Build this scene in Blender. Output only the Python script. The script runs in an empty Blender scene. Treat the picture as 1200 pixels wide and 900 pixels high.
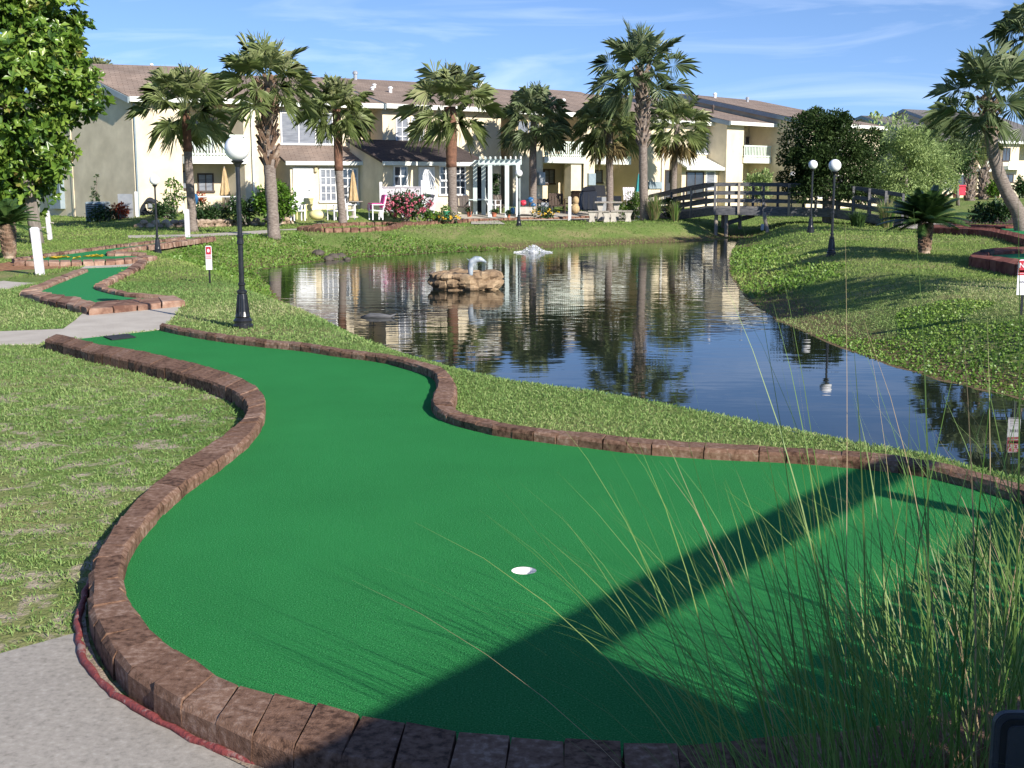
import bpy, bmesh, math, random
import numpy as np
from mathutils import Vector, Matrix
from mathutils.geometry import tessellate_polygon
R = math.radians
random.seed(7)
scn = bpy.context.scene
COL = scn.collection

# ---------------------------------------------------------------- camera model
F = 1450.0
K = F / 1520.0
HC = 1.75
TH = math.atan(235.0 / F)
CT, ST = math.cos(TH), math.sin(TH)

def ray(px, py):
    a, b = (px - 600) / F, (450 - py) / F
    return Vector((a, CT + b * ST, -ST + b * CT))

def G(px, py, z=0.0):
    d = ray(px, py)
    t = (z - HC) / d.z
    return Vector((d.x * t, d.y * t, z))

def Q(px, py, Y):
    d = ray(px, py)
    t = Y / d.y
    return Vector((d.x * t, Y, HC + d.z * t))

cam_d = bpy.data.cameras.new('camera')
cam = bpy.data.objects.new('camera', cam_d)
COL.objects.link(cam)
cam.location = (0, 0, HC)
cam.rotation_euler = (math.pi / 2 - TH, 0, 0)
cam_d.sensor_width = 36
cam_d.lens = F / 1200 * 36
cam_d.clip_start = 0.05
cam_d.clip_end = 3000
scn.camera = cam

# ---------------------------------------------------------------- light
SUN_EL = R(27)
SX, SY = 0.64, -0.77
ce = math.cos(SUN_EL)
SUN = Vector((SX * ce, SY * ce, math.sin(SUN_EL))).normalized()
ld = bpy.data.lights.new('sun', 'SUN')
ld.energy = 5.0
ld.angle = R(0.5)
ld.color = (1.0, 0.93, 0.82)
sun = bpy.data.objects.new('sun', ld)
COL.objects.link(sun)
sun.rotation_euler = SUN.to_track_quat('Z', 'Y').to_euler()
sun.location = (30, -30, 40)

world = bpy.data.worlds.new('World')
scn.world = world
world.use_nodes = True
nt = world.node_tree
nt.nodes.clear()
N = nt.nodes.new
L = nt.links.new
out = N('ShaderNodeOutputWorld')
bg = N('ShaderNodeBackground')
sky = N('ShaderNodeTexSky')
sky.sky_type = 'NISHITA'
sky.sun_disc = False
sky.sun_elevation = SUN_EL
sky.sun_rotation = math.atan2(SX, SY)
sky.air_density = 0.8
sky.dust_density = 0.0
sky.ozone_density = 2.6
bg.inputs['Strength'].default_value = 0.11
tc = N('ShaderNodeTexCoord')
mp = N('ShaderNodeMapping')
mp.inputs['Scale'].default_value = (2.2, 2.2, 17)
mp.inputs['Location'].default_value = (.4, .15, .6)
mp.inputs['Rotation'].default_value = (R(3), R(5), R(20))
nz = N('ShaderNodeTexNoise')
nz.inputs['Scale'].default_value = 2.0
nz.inputs['Detail'].default_value = 7
nz.inputs['Roughness'].default_value = 0.55
nz.inputs['Distortion'].default_value = 1.1
cr = N('ShaderNodeValToRGB')
cr.color_ramp.elements[0].position = 0.5
cr.color_ramp.elements[1].position = 0.74
cr.color_ramp.elements[0].color = (0, 0, 0, 1)
cr.color_ramp.elements[1].color = (.15, .15, .15, 1)
mx = N('ShaderNodeMixRGB')
mx.inputs['Color2'].default_value = (10.5, 10.8, 11.4, 1)
hs = N('ShaderNodeHueSaturation')
hs.inputs['Saturation'].default_value = 1.1
hs.inputs['Hue'].default_value = 0.508
L(tc.outputs['Generated'], mp.inputs['Vector'])
lift = N('ShaderNodeVectorMath')
lift.operation = 'ADD'
lift.inputs[1].default_value = (0, 0, .1)
nrmz = N('ShaderNodeVectorMath')
nrmz.operation = 'NORMALIZE'
L(tc.outputs['Generated'], lift.inputs[0])
L(lift.outputs['Vector'], nrmz.inputs[0])
L(nrmz.outputs['Vector'], sky.inputs['Vector'])
L(mp.outputs['Vector'], nz.inputs['Vector'])
L(nz.outputs['Fac'], cr.inputs['Fac'])
L(cr.outputs['Color'], mx.inputs['Fac'])
L(sky.outputs['Color'], hs.inputs['Color'])
L(hs.outputs['Color'], mx.inputs['Color1'])
L(mx.outputs['Color'], bg.inputs['Color'])
L(bg.outputs['Background'], out.inputs['Surface'])

scn.view_settings.view_transform = 'Standard'
scn.view_settings.look = 'None'
scn.view_settings.exposure = 0.72
scn.view_settings.gamma = 1.0
scn.render.engine = 'CYCLES'
scn.cycles.max_bounces = 6
scn.cycles.diffuse_bounces = 3
scn.cycles.transparent_max_bounces = 6

# ---------------------------------------------------------------- materials
MATS = {}

def mat(name, cols, scale=8.0, rough=0.8, bump=0.0, bscale=None, detail=6.0, metallic=0.0, spec=0.4,
        stretch=(1, 1, 1), attr=None, transl=0.0, coord='Object', mid=None, distort=0.0, wear=0.0, amix=0.0, ior=None):
    """procedural principled: colour ramp over noise (or over a per-leaf random attribute)"""
    m = bpy.data.materials.new(name)
    m.use_nodes = True
    t = m.node_tree
    b = t.nodes['Principled BSDF']
    b.inputs['Roughness'].default_value = rough
    b.inputs['Metallic'].default_value = metallic
    b.inputs['Specular IOR Level'].default_value = spec
    if ior:
        b.inputs['IOR'].default_value = ior
    n = t.nodes.new
    l = t.links.new
    ramp = n('ShaderNodeValToRGB')
    els = ramp.color_ramp.elements
    lo, hi = (0.0, 1.0) if attr else (0.3, 0.7)
    k = len(cols)
    for i, c in enumerate(cols):
        p = lo + (hi - lo) * (i / max(1, k - 1))
        if len(c) == 4:
            p = c[3]
        if i < 2:
            e = els[i]
            e.position = p
        else:
            e = els.new(p)
        e.color = (c[0], c[1], c[2], 1)
    if k == 1:
        els[1].color = els[0].color
    co = n('ShaderNodeTexCoord')
    mpn = n('ShaderNodeMapping')
    mpn.inputs['Scale'].default_value = stretch
    l(co.outputs[coord], mpn.inputs['Vector'])
    if attr:
        a = n('ShaderNodeAttribute')
        a.attribute_name = attr
        l(a.outputs['Fac'], ramp.inputs['Fac'])
    else:
        nn = n('ShaderNodeTexNoise')
        nn.inputs['Scale'].default_value = scale
        nn.inputs['Detail'].default_value = detail
        nn.inputs['Roughness'].default_value = 0.6
        nn.inputs['Distortion'].default_value = distort
        l(mpn.outputs['Vector'], nn.inputs['Vector'])
        if amix:
            aa = n('ShaderNodeAttribute')
            aa.attribute_name = 'rnd'
            mf = n('ShaderNodeMapRange')
            mf.inputs['To Min'].default_value = -amix
            mf.inputs['To Max'].default_value = amix
            l(aa.outputs['Fac'], mf.inputs['Value'])
            ad = n('ShaderNodeMath')
            l(nn.outputs['Fac'], ad.inputs[0])
            l(mf.outputs['Result'], ad.inputs[1])
            l(ad.outputs['Value'], ramp.inputs['Fac'])
        else:
            l(nn.outputs['Fac'], ramp.inputs['Fac'])
    if wear:
        wn = n('ShaderNodeTexNoise')
        wn.inputs['Scale'].default_value = 1.1
        wn.inputs['Detail'].default_value = 7
        wn.inputs['Roughness'].default_value = .6
        l(co.outputs['Object'], wn.inputs['Vector'])
        wr = n('ShaderNodeMapRange')
        wr.inputs['From Min'].default_value = .3
        wr.inputs['From Max'].default_value = .7
        wr.inputs['To Min'].default_value = 1 - wear
        wr.inputs['To Max'].default_value = 1 + wear
        l(wn.outputs['Fac'], wr.inputs['Value'])
        wm = n('ShaderNodeVectorMath')
        wm.operation = 'SCALE'
        l(ramp.outputs['Color'], wm.inputs[0])
        l(wr.outputs['Result'], wm.inputs['Scale'])
        l(wm.outputs['Vector'], b.inputs['Base Color'])
    else:
        l(ramp.outputs['Color'], b.inputs['Base Color'])
    if bump:
        n2 = n('ShaderNodeTexNoise')
        n2.inputs['Scale'].default_value = bscale or scale * 4
        n2.inputs['Detail'].default_value = 5
        l(mpn.outputs['Vector'], n2.inputs['Vector'])
        bp = n('ShaderNodeBump')
        bp.inputs['Strength'].default_value = bump
        bp.inputs['Distance'].default_value = 0.02
        l(n2.outputs['Fac'], bp.inputs['Height'])
        l(bp.outputs['Normal'], b.inputs['Normal'])
    if transl:
        tr = n('ShaderNodeBsdfTranslucent')
        l(ramp.outputs['Color'], tr.inputs['Color'])
        ms = n('ShaderNodeMixShader')
        ms.inputs['Fac'].default_value = transl
        l(b.outputs['BSDF'], ms.inputs[1])
        l(tr.outputs['BSDF'], ms.inputs[2])
        l(ms.outputs['Shader'], t.nodes['Material Output'].inputs['Surface'])
    MATS[name] = m
    return m

M_turf = mat('turf', [(.012, .145, .033, .32), (.028, .228, .06, .47), (.046, .29, .088, .6), (.17, .46, .21, .76)], scale=150, rough=.85, wear=.08, bump=.8, bscale=220, detail=3, spec=.04)
M_turf_far = mat('turf_far', [(.012, .17, .05), (.03, .26, .085)], scale=60, rough=.85, bump=.3, bscale=120, detail=3, spec=.2)
M_block = mat('block', [(.06, .032, .021), (.15, .084, .055), (.2, .118, .082), (.3, .205, .155)], scale=34, rough=.92, bump=.35, bscale=160, amix=.1, wear=.08, detail=9, spec=.2)
M_block_far = mat('block_far', [(.12, .06, .043), (.26, .155, .11), (.37, .26, .2)], scale=5, amix=.13, wear=.15, rough=.9, bump=.5, bscale=40, spec=.2)
M_block_red = mat('block_red', [(.09, .027, .02), (.16, .055, .04), (.22, .1, .075)], scale=4, amix=.1, wear=.15, rough=.9, bump=.5, bscale=40, spec=.2)
M_conc = mat('concrete', [(.24, .22, .19), (.32, .295, .26), (.36, .33, .29), (.42, .39, .35)], scale=45, rough=.92, bump=.3, bscale=420, detail=13, spec=.2, wear=.1)
M_conc_pale = mat('concrete_pale', [(.38, .34, .29), (.5, .46, .4)], scale=2, rough=.9, bump=.3, bscale=30, detail=8)
M_redpaint = mat('red_paint', [(.3, .2, .18, .36), (.2, .04, .038, .45), (.24, .055, .05, .6), (.45, .33, .3, .68)], scale=14, rough=.7, bump=.5, bscale=50)
M_soil = mat('soil', [(.12, .085, .06), (.3, .23, .17), (.42, .35, .27)], scale=25, rough=.95, bump=.6, bscale=80)
M_mulch = mat('mulch', [(.03, .018, .012), (.09, .05, .03)], scale=20, rough=.95, bump=.8)
M_leaflit = mat('leaf_litter', [(.1, .05, .03), (.28, .13, .06), (.38, .22, .1)], scale=9, rough=.95, bump=.6)
M_black = mat('black_metal', [(.008, .009, .012), (.02, .021, .026)], scale=20, rough=.3, spec=.6)
M_globe = mat('globe', [(.8, .81, .84), (.88, .88, .9)], scale=3, rough=.12, spec=.5)
M_white = mat('white_paint', [(.72, .72, .74), (.83, .83, .84)], scale=3, rough=.5)
M_whitepost = mat('white_post', [(.5, .49, .52), (.68, .67, .7)], scale=6, rough=.6)
M_stucco = mat('stucco', [(.6, .52, .38), (.72, .63, .47)], wear=.06, scale=1.1, rough=.92, bump=.3, bscale=40, detail=9)
M_stucco2 = mat('stucco_warm', [(.5, .41, .25), (.57, .48, .31)], scale=1.3, rough=.92, bump=.3, bscale=40)
M_trim = mat('trim', [(.66, .69, .64), (.78, .8, .77)], scale=2, rough=.55)
M_rail = mat('rail_paint', [(.5, .6, .52), (.64, .72, .66)], scale=2, rough=.6)
M_brown = mat('brown_frame', [(.05, .035, .03), (.08, .06, .05)], scale=4, rough=.6)
M_wood = mat('dark_wood', [(.05, .052, .06), (.105, .108, .118), (.17, .165, .165)], scale=4, rough=.85, bump=.4, stretch=(1, 1, 6), spec=.3)
M_deck = mat('deck_wood', [(.2, .18, .16), (.32, .29, .26)], scale=5, rough=.85, bump=.3)
M_stake = mat('stake_wood', [(.2, .17, .14), (.36, .31, .26)], scale=8, rough=.9, bump=.5, stretch=(1, 1, .2))
M_glass = mat('window_glass', [(.03, .035, .045), (.07, .08, .1)], scale=.8, rough=.06, spec=.9)
M_blind = mat('window_blind', [(.13, .145, .18), (.27, .29, .33)], scale=1.5, rough=.25, spec=.6, stretch=(1, 1, 6))
M_door = mat('door_paint', [(.7, .72, .76), (.8, .82, .85)], scale=2, rough=.45)
M_pergola = mat('pergola_paint', [(.42, .5, .5), (.58, .66, .66)], scale=3, rough=.6)
M_trunk = mat('palm_trunk', [(.11, .085, .07), (.2, .165, .145), (.28, .24, .21)], scale=9, rough=.95, bump=.8, bscale=30, stretch=(1, 1, 2.5))
M_trunkred = mat('palm_trunk_rust', [(.1, .052, .036), (.22, .11, .072)], scale=7, rough=.95, bump=.8, bscale=30)
M_boots = mat('palm_boots', [(.1, .055, .035), (.2, .13, .09), (.42, .34, .27)], scale=3, rough=.95, bump=.5)
M_bootspale = mat('palm_boots_pale', [(.1, .07, .055), (.24, .185, .15), (.42, .36, .31)], scale=4, rough=.95, bump=.5)
M_palm = mat('palm_leaf', [(.12, .17, .05), (.23, .3, .1), (.37, .43, .19), (.52, .53, .3)], attr='rnd', rough=.45, transl=.5, spec=.5)
M_palmdark = mat('palm_leaf_dark', [(.065, .11, .045), (.14, .2, .085), (.24, .31, .15), (.4, .45, .27)], attr='rnd', rough=.42, transl=.45, spec=.5)
M_palmdead = mat('palm_leaf_dead', [(.2, .13, .06), (.3, .22, .1), (.3, .27, .12)], attr='rnd', rough=.8, transl=.2)
M_sago = mat('sago_leaf', [(.012, .035, .012), (.035, .075, .02), (.08, .14, .035)], attr='rnd', rough=.4, transl=.1)
M_magnolia = mat('broad_leaf', [(.016, .045, .01), (.05, .11, .018), (.12, .22, .03), (.25, .36, .065), (.2, .12, .05, .997)], attr='rnd', rough=.32, transl=.3, spec=.5)
M_oak = mat('oak_leaf', [(.016, .036, .01), (.034, .066, .018), (.075, .115, .035)], attr='rnd', rough=.6, transl=.25, spec=.2)
M_willow = mat('willow_leaf', [(.17, .25, .08), (.29, .39, .14), (.42, .52, .22)], attr='rnd', rough=.6, transl=.3)
M_bush = mat('bush_leaf', [(.03, .08, .01), (.09, .19, .02), (.17, .29, .045)], attr='rnd', rough=.45, transl=.25)
M_hedge = mat('hedge_leaf', [(.012, .034, .012), (.03, .07, .02), (.06, .12, .03)], attr='rnd', rough=.5, transl=.2)
M_pink = mat('pink_petal', [(.4, .06, .12), (.6, .15, .22), (.7, .3, .33)], attr='rnd', rough=.6, transl=.2)
M_yellowp = mat('yellow_petal', [(.6, .35, .02), (.8, .55, .05)], attr='rnd', rough=.6, transl=.2)
M_redp = mat('red_petal', [(.3, .03, .02), (.4, .1, .03)], attr='rnd', rough=.6, transl=.2)
M_grass = mat('grass_blade', [(.07, .15, .035), (.14, .255, .065), (.22, .33, .1), (.33, .38, .16), (.46, .41, .26)], attr='rnd', rough=.6, transl=.25, spec=.3)
M_grassfar = mat('grass_blade_far', [(.1, .18, .04), (.16, .26, .06), (.24, .31, .09), (.36, .34, .16)], attr='rnd', rough=.7, transl=.2, spec=.2)
M_cover = mat('cover_leaf', [(.045, .1, .014), (.1, .2, .028), (.18, .3, .055), (.3, .36, .1)], attr='rnd', rough=.45, transl=.25)
M_blade = mat('tall_blade', [(.055, .14, .025), (.12, .23, .05), (.2, .31, .085), (.29, .37, .13), (.42, .31, .19)], attr='rnd', rough=.45, transl=.4, spec=.4)
M_rock = mat('rock', [(.07, .045, .028), (.24, .165, .1), (.4, .3, .19)], scale=4, rough=.9, bump=.8, bscale=18)
M_rockgrey = mat('rock_grey', [(.04, .035, .03), (.12, .1, .085)], scale=4, rough=.9, bump=.8, bscale=18)
M_gravel = mat('garden_rock', [(.14, .09, .065), (.36, .27, .2), (.55, .46, .36)], scale=3, rough=.9, bump=.6)
M_dolphin = mat('dolphin_paint', [(.12, .17, .22), (.3, .35, .4), (.56, .58, .6)], scale=6, rough=.4)
M_foam = mat('foam', [(.8, .83, .87), (.92, .94, .96)], scale=8, rough=.3, transl=.3)
M_signred = mat('sign_red', [(.36, .02, .035), (.42, .03, .05)], scale=4, rough=.4)
M_signwhite = mat('sign_white', [(.68, .68, .74), (.75, .75, .8)], scale=4, rough=.4)
M_ink = mat('ink', [(.05, .05, .07), (.07, .07, .09)], scale=4, rough=.5)
M_pinktext = mat('faded_red', [(.6, .3, .36), (.66, .36, .42)], scale=4, rough=.5)
M_grey = mat('shaded_grey_plastic', [(.035, .04, .048), (.055, .06, .07)], scale=12, rough=.5, bump=.15)  # darkened so that the colour carries the shade over the plaque
M_greydark = mat('grey_groove', [(.012, .014, .016), (.02, .022, .025)], scale=12, rough=.6)
M_matrub = mat('rubber', [(.01, .013, .02), (.03, .035, .045)], scale=60, rough=.85, bump=.4)
M_thatch = mat('thatch', [(.28, .18, .08), (.45, .32, .17), (.58, .45, .27)], scale=8, rough=.9, bump=.6, stretch=(4, 4, .5))
M_wicker = mat('wicker', [(.03, .018, .012), (.08, .05, .035)], scale=40, rough=.7, bump=.4)
M_stone = mat('cast_stone', [(.36, .33, .29), (.52, .49, .44)], scale=5, rough=.9, bump=.4)
M_stonetop = mat('cast_stone_top', [(.2, .18, .16), (.38, .35, .31)], scale=5, rough=.9, bump=.4)
M_green = mat('green_glaze', [(.02, .2, .1), (.04, .26, .14)], scale=4, rough=.3)
M_terra = mat('terracotta', [(.4, .12, .07), (.5, .18, .1)], scale=5, rough=.8)
M_blue = mat('blue_plastic', [(.015, .08, .2), (.03, .13, .3)], scale=3, rough=.4)
M_teal = mat('teal_cloth', [(.02, .2, .22), (.04, .28, .3)], scale=5, rough=.8)
M_pinkcloth = mat('pink_cloth', [(.6, .06, .26), (.75, .15, .4)], scale=9, rough=.8)
M_lav = mat('lavender_panel', [(.48, .45, .5), (.62, .59, .62)], scale=6, rough=.7)
M_metal = mat('grey_metal', [(.3, .32, .35), (.42, .44, .46)], scale=4, rough=.45, metallic=.4)
M_bluegrey = mat('blue_grey_paint_and_shade', [(.2, .26, .3), (.28, .34, .38)], scale=4, rough=.6)
M_shelter = mat('shelter_wood', [(.14, .09, .06), (.26, .18, .12)], scale=4, rough=.8, bump=.3, stretch=(1, 1, 5))
M_bark = mat('bark', [(.08, .065, .055), (.19, .165, .145), (.27, .245, .22)], scale=6, rough=.95, bump=.8, stretch=(1, 1, .4))
M_red = mat('red_plastic', [(.5, .02, .05), (.6, .04, .08)], scale=3, rough=.5)
M_yellow = mat('yellow_plastic', [(.75, .66, .3), (.8, .72, .38)], scale=3, rough=.5)

# roof shingles: courses with a random tint
def roof_mat(name, c1, c2):
    m = bpy.data.materials.new(name)
    m.use_nodes = True
    t = m.node_tree
    b = t.nodes['Principled BSDF']
    b.inputs['Roughness'].default_value = .95
    b.inputs['Specular IOR Level'].default_value = .15
    co = t.nodes.new('ShaderNodeTexCoord')
    br = t.nodes.new('ShaderNodeTexBrick')
    br.inputs['Scale'].default_value = 1
    br.inputs['Brick Width'].default_value = .45
    br.inputs['Row Height'].default_value = .16
    br.inputs['Mortar Size'].default_value = .012
    br.inputs['Color1'].default_value = (*c1, 1)
    br.inputs['Color2'].default_value = (*c2, 1)
    br.inputs['Mortar'].default_value = (c1[0] * .5, c1[1] * .5, c1[2] * .5, 1)
    nn = t.nodes.new('ShaderNodeTexNoise')
    nn.inputs['Scale'].default_value = .7
    nn.inputs['Detail'].default_value = 8
    rp = t.nodes.new('ShaderNodeValToRGB')
    rp.color_ramp.elements[0].position = .3
    rp.color_ramp.elements[1].position = .75
    rp.color_ramp.elements[0].color = (.72, .72, .72, 1)
    rp.color_ramp.elements[1].color = (1.12, 1.08, 1.04, 1)
    mu = t.nodes.new('ShaderNodeMixRGB')
    mu.blend_type = 'MULTIPLY'
    mu.inputs['Fac'].default_value = 1
    t.links.new(co.outputs['Object'], br.inputs['Vector'])
    t.links.new(co.outputs['Object'], nn.inputs['Vector'])
    t.links.new(nn.outputs['Fac'], rp.inputs['Fac'])
    t.links.new(br.outputs['Color'], mu.inputs['Color1'])
    t.links.new(rp.outputs['Color'], mu.inputs['Color2'])
    t.links.new(mu.outputs['Color'], b.inputs['Base Color'])
    return m
M_roof = roof_mat('shingle', (.25, .195, .165), (.31, .25, .215))
M_roofgrey = roof_mat('shingle_grey', (.16, .155, .16), (.21, .2, .2))
M_roofdark = roof_mat('shingle_dark', (.075, .06, .06), (.105, .085, .08))

def ground_mat():
    m = bpy.data.materials.new('lawn_ground')
    m.use_nodes = True
    t = m.node_tree
    b = t.nodes['Principled BSDF']
    b.inputs['Roughness'].default_value = .95
    b.inputs['Specular IOR Level'].default_value = .1
    n, l = t.nodes.new, t.links.new
    co = n('ShaderNodeTexCoord')
    def noise(s, d=6, ds=0):
        x = n('ShaderNodeTexNoise')
        x.inputs['Scale'].default_value = s
        x.inputs['Detail'].default_value = d
        x.inputs['Roughness'].default_value = .62
        x.inputs['Distortion'].default_value = ds
        l(co.outputs['Object'], x.inputs['Vector'])
        return x
    def ramp(src, els):
        r = n('ShaderNodeValToRGB')
        for i, (p, c) in enumerate(els):
            e = r.color_ramp.elements[i] if i < 2 else r.color_ramp.elements.new(p)
            e.position = p
            e.color = (*c, 1)
        l(src.outputs['Fac'], r.inputs['Fac'])
        return r
    def mix(a, bb, f):
        x = n('ShaderNodeMixRGB')
        l(a.outputs['Color'], x.inputs['Color1'])
        l(bb.outputs['Color'], x.inputs['Color2'])
        l(f.outputs['Color'], x.inputs['Fac'])
        return x
    fine = ramp(noise(16, 8), [(.3, (.085, .14, .032)), (.5, (.15, .22, .055)), (.68, (.24, .28, .1))])
    straw = ramp(noise(22, 8), [(.3, (.24, .2, .09)), (.7, (.42, .36, .19))])
    sand = ramp(noise(30, 8), [(.3, (.34, .27, .2)), (.7, (.56, .47, .38))])
    f1 = ramp(noise(.55, 7, .4), [(.47, (0, 0, 0)), (.68, (.75, .75, .75))])
    f2 = ramp(noise(1.6, 8, .6), [(.55, (0, 0, 0)), (.63, (1, 1, 1))])
    a1 = mix(fine, straw, f1)
    # worn sandy patches (mesh attribute), broken up by fine noise
    sx = n('ShaderNodeSeparateXYZ')
    l(co.outputs['Object'], sx.inputs['Vector'])
    ab = n('ShaderNodeAttribute')
    ab.attribute_name = 'bare'
    brk = ramp(noise(4.2, 9, .7), [(.5, (0, 0, 0)), (.62, (1, 1, 1))])
    m2 = n('ShaderNodeMath')
    m2.operation = 'MULTIPLY'
    l(ab.outputs['Fac'], m2.inputs[0])
    l(brk.outputs['Color'], m2.inputs[1])
    x = n('ShaderNodeMixRGB')
    l(a1.outputs['Color'], x.inputs['Color1'])
    l(sand.outputs['Color'], x.inputs['Color2'])
    l(m2.outputs['Value'], x.inputs['Fac'])
    # muddy margin just at and under the water line
    mz = n('ShaderNodeMapRange')
    mz.inputs['From Min'].default_value = -.42
    mz.inputs['From Max'].default_value = -.56
    l(sx.outputs['Z'], mz.inputs['Value'])
    mud = n('ShaderNodeMixRGB')
    mud.inputs['Color2'].default_value = (.17, .125, .07, 1)
    l(mz.outputs['Result'], mud.inputs['Fac'])
    l(x.outputs['Color'], mud.inputs['Color1'])
    l(mud.outputs['Color'], b.inputs['Base Color'])
    bp = n('ShaderNodeBump')
    bp.inputs['Strength'].default_value = .7
    bp.inputs['Distance'].default_value = .05
    l(noise(40, 6).outputs['Fac'], bp.inputs['Height'])
    l(bp.outputs['Normal'], b.inputs['Normal'])
    return m
M_ground = ground_mat()

def water_mat():
    m = bpy.data.materials.new('pond_water')
    m.use_nodes = True
    t = m.node_tree
    b = t.nodes['Principled BSDF']
    b.inputs['Base Color'].default_value = (.012, .016, .012, 1)
    b.inputs['Roughness'].default_value = .015
    b.inputs['IOR'].default_value = 1.34
    n, l = t.nodes.new, t.links.new
    co = n('ShaderNodeTexCoord')
    mp_ = n('ShaderNodeMapping')
    mp_.inputs['Scale'].default_value = (.5, 1.5, 1)
    l(co.outputs['Object'], mp_.inputs['Vector'])
    a = n('ShaderNodeTexNoise')
    a.inputs['Scale'].default_value = 2.4
    a.inputs['Detail'].default_value = 2.5
    a.inputs['Roughness'].default_value = .45
    l(mp_.outputs['Vector'], a.inputs['Vector'])
    c = n('ShaderNodeTexNoise')
    c.inputs['Scale'].default_value = .12
    c.inputs['Detail'].default_value = 2
    l(co.outputs['Object'], c.inputs['Vector'])
    sx = n('ShaderNodeSeparateXYZ')
    l(co.outputs['Object'], sx.inputs['Vector'])
    mr = n('ShaderNodeMapRange')
    mr.inputs['From Min'].default_value = 12
    mr.inputs['From Max'].default_value = 30
    mr.inputs['To Min'].default_value = .12
    mr.inputs['To Max'].default_value = 1.25
    l(sx.outputs['Y'], mr.inputs['Value'])
    mm = n('ShaderNodeMath')
    mm.operation = 'MULTIPLY'
    l(mr.outputs['Result'], mm.inputs[0])
    l(c.outputs['Fac'], mm.inputs[1])
    mu = n('ShaderNodeMath')
    mu.operation = 'MULTIPLY'
    l(a.outputs['Fac'], mu.inputs[0])
    l(mm.outputs['Value'], mu.inputs[1])
    bp = n('ShaderNodeBump')
    bp.inputs['Strength'].default_value = .22
    bp.inputs['Distance'].default_value = .05
    l(mu.outputs['Value'], bp.inputs['Height'])
    l(bp.outputs['Normal'], b.inputs['Normal'])
    return m
M_water = water_mat()

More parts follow.
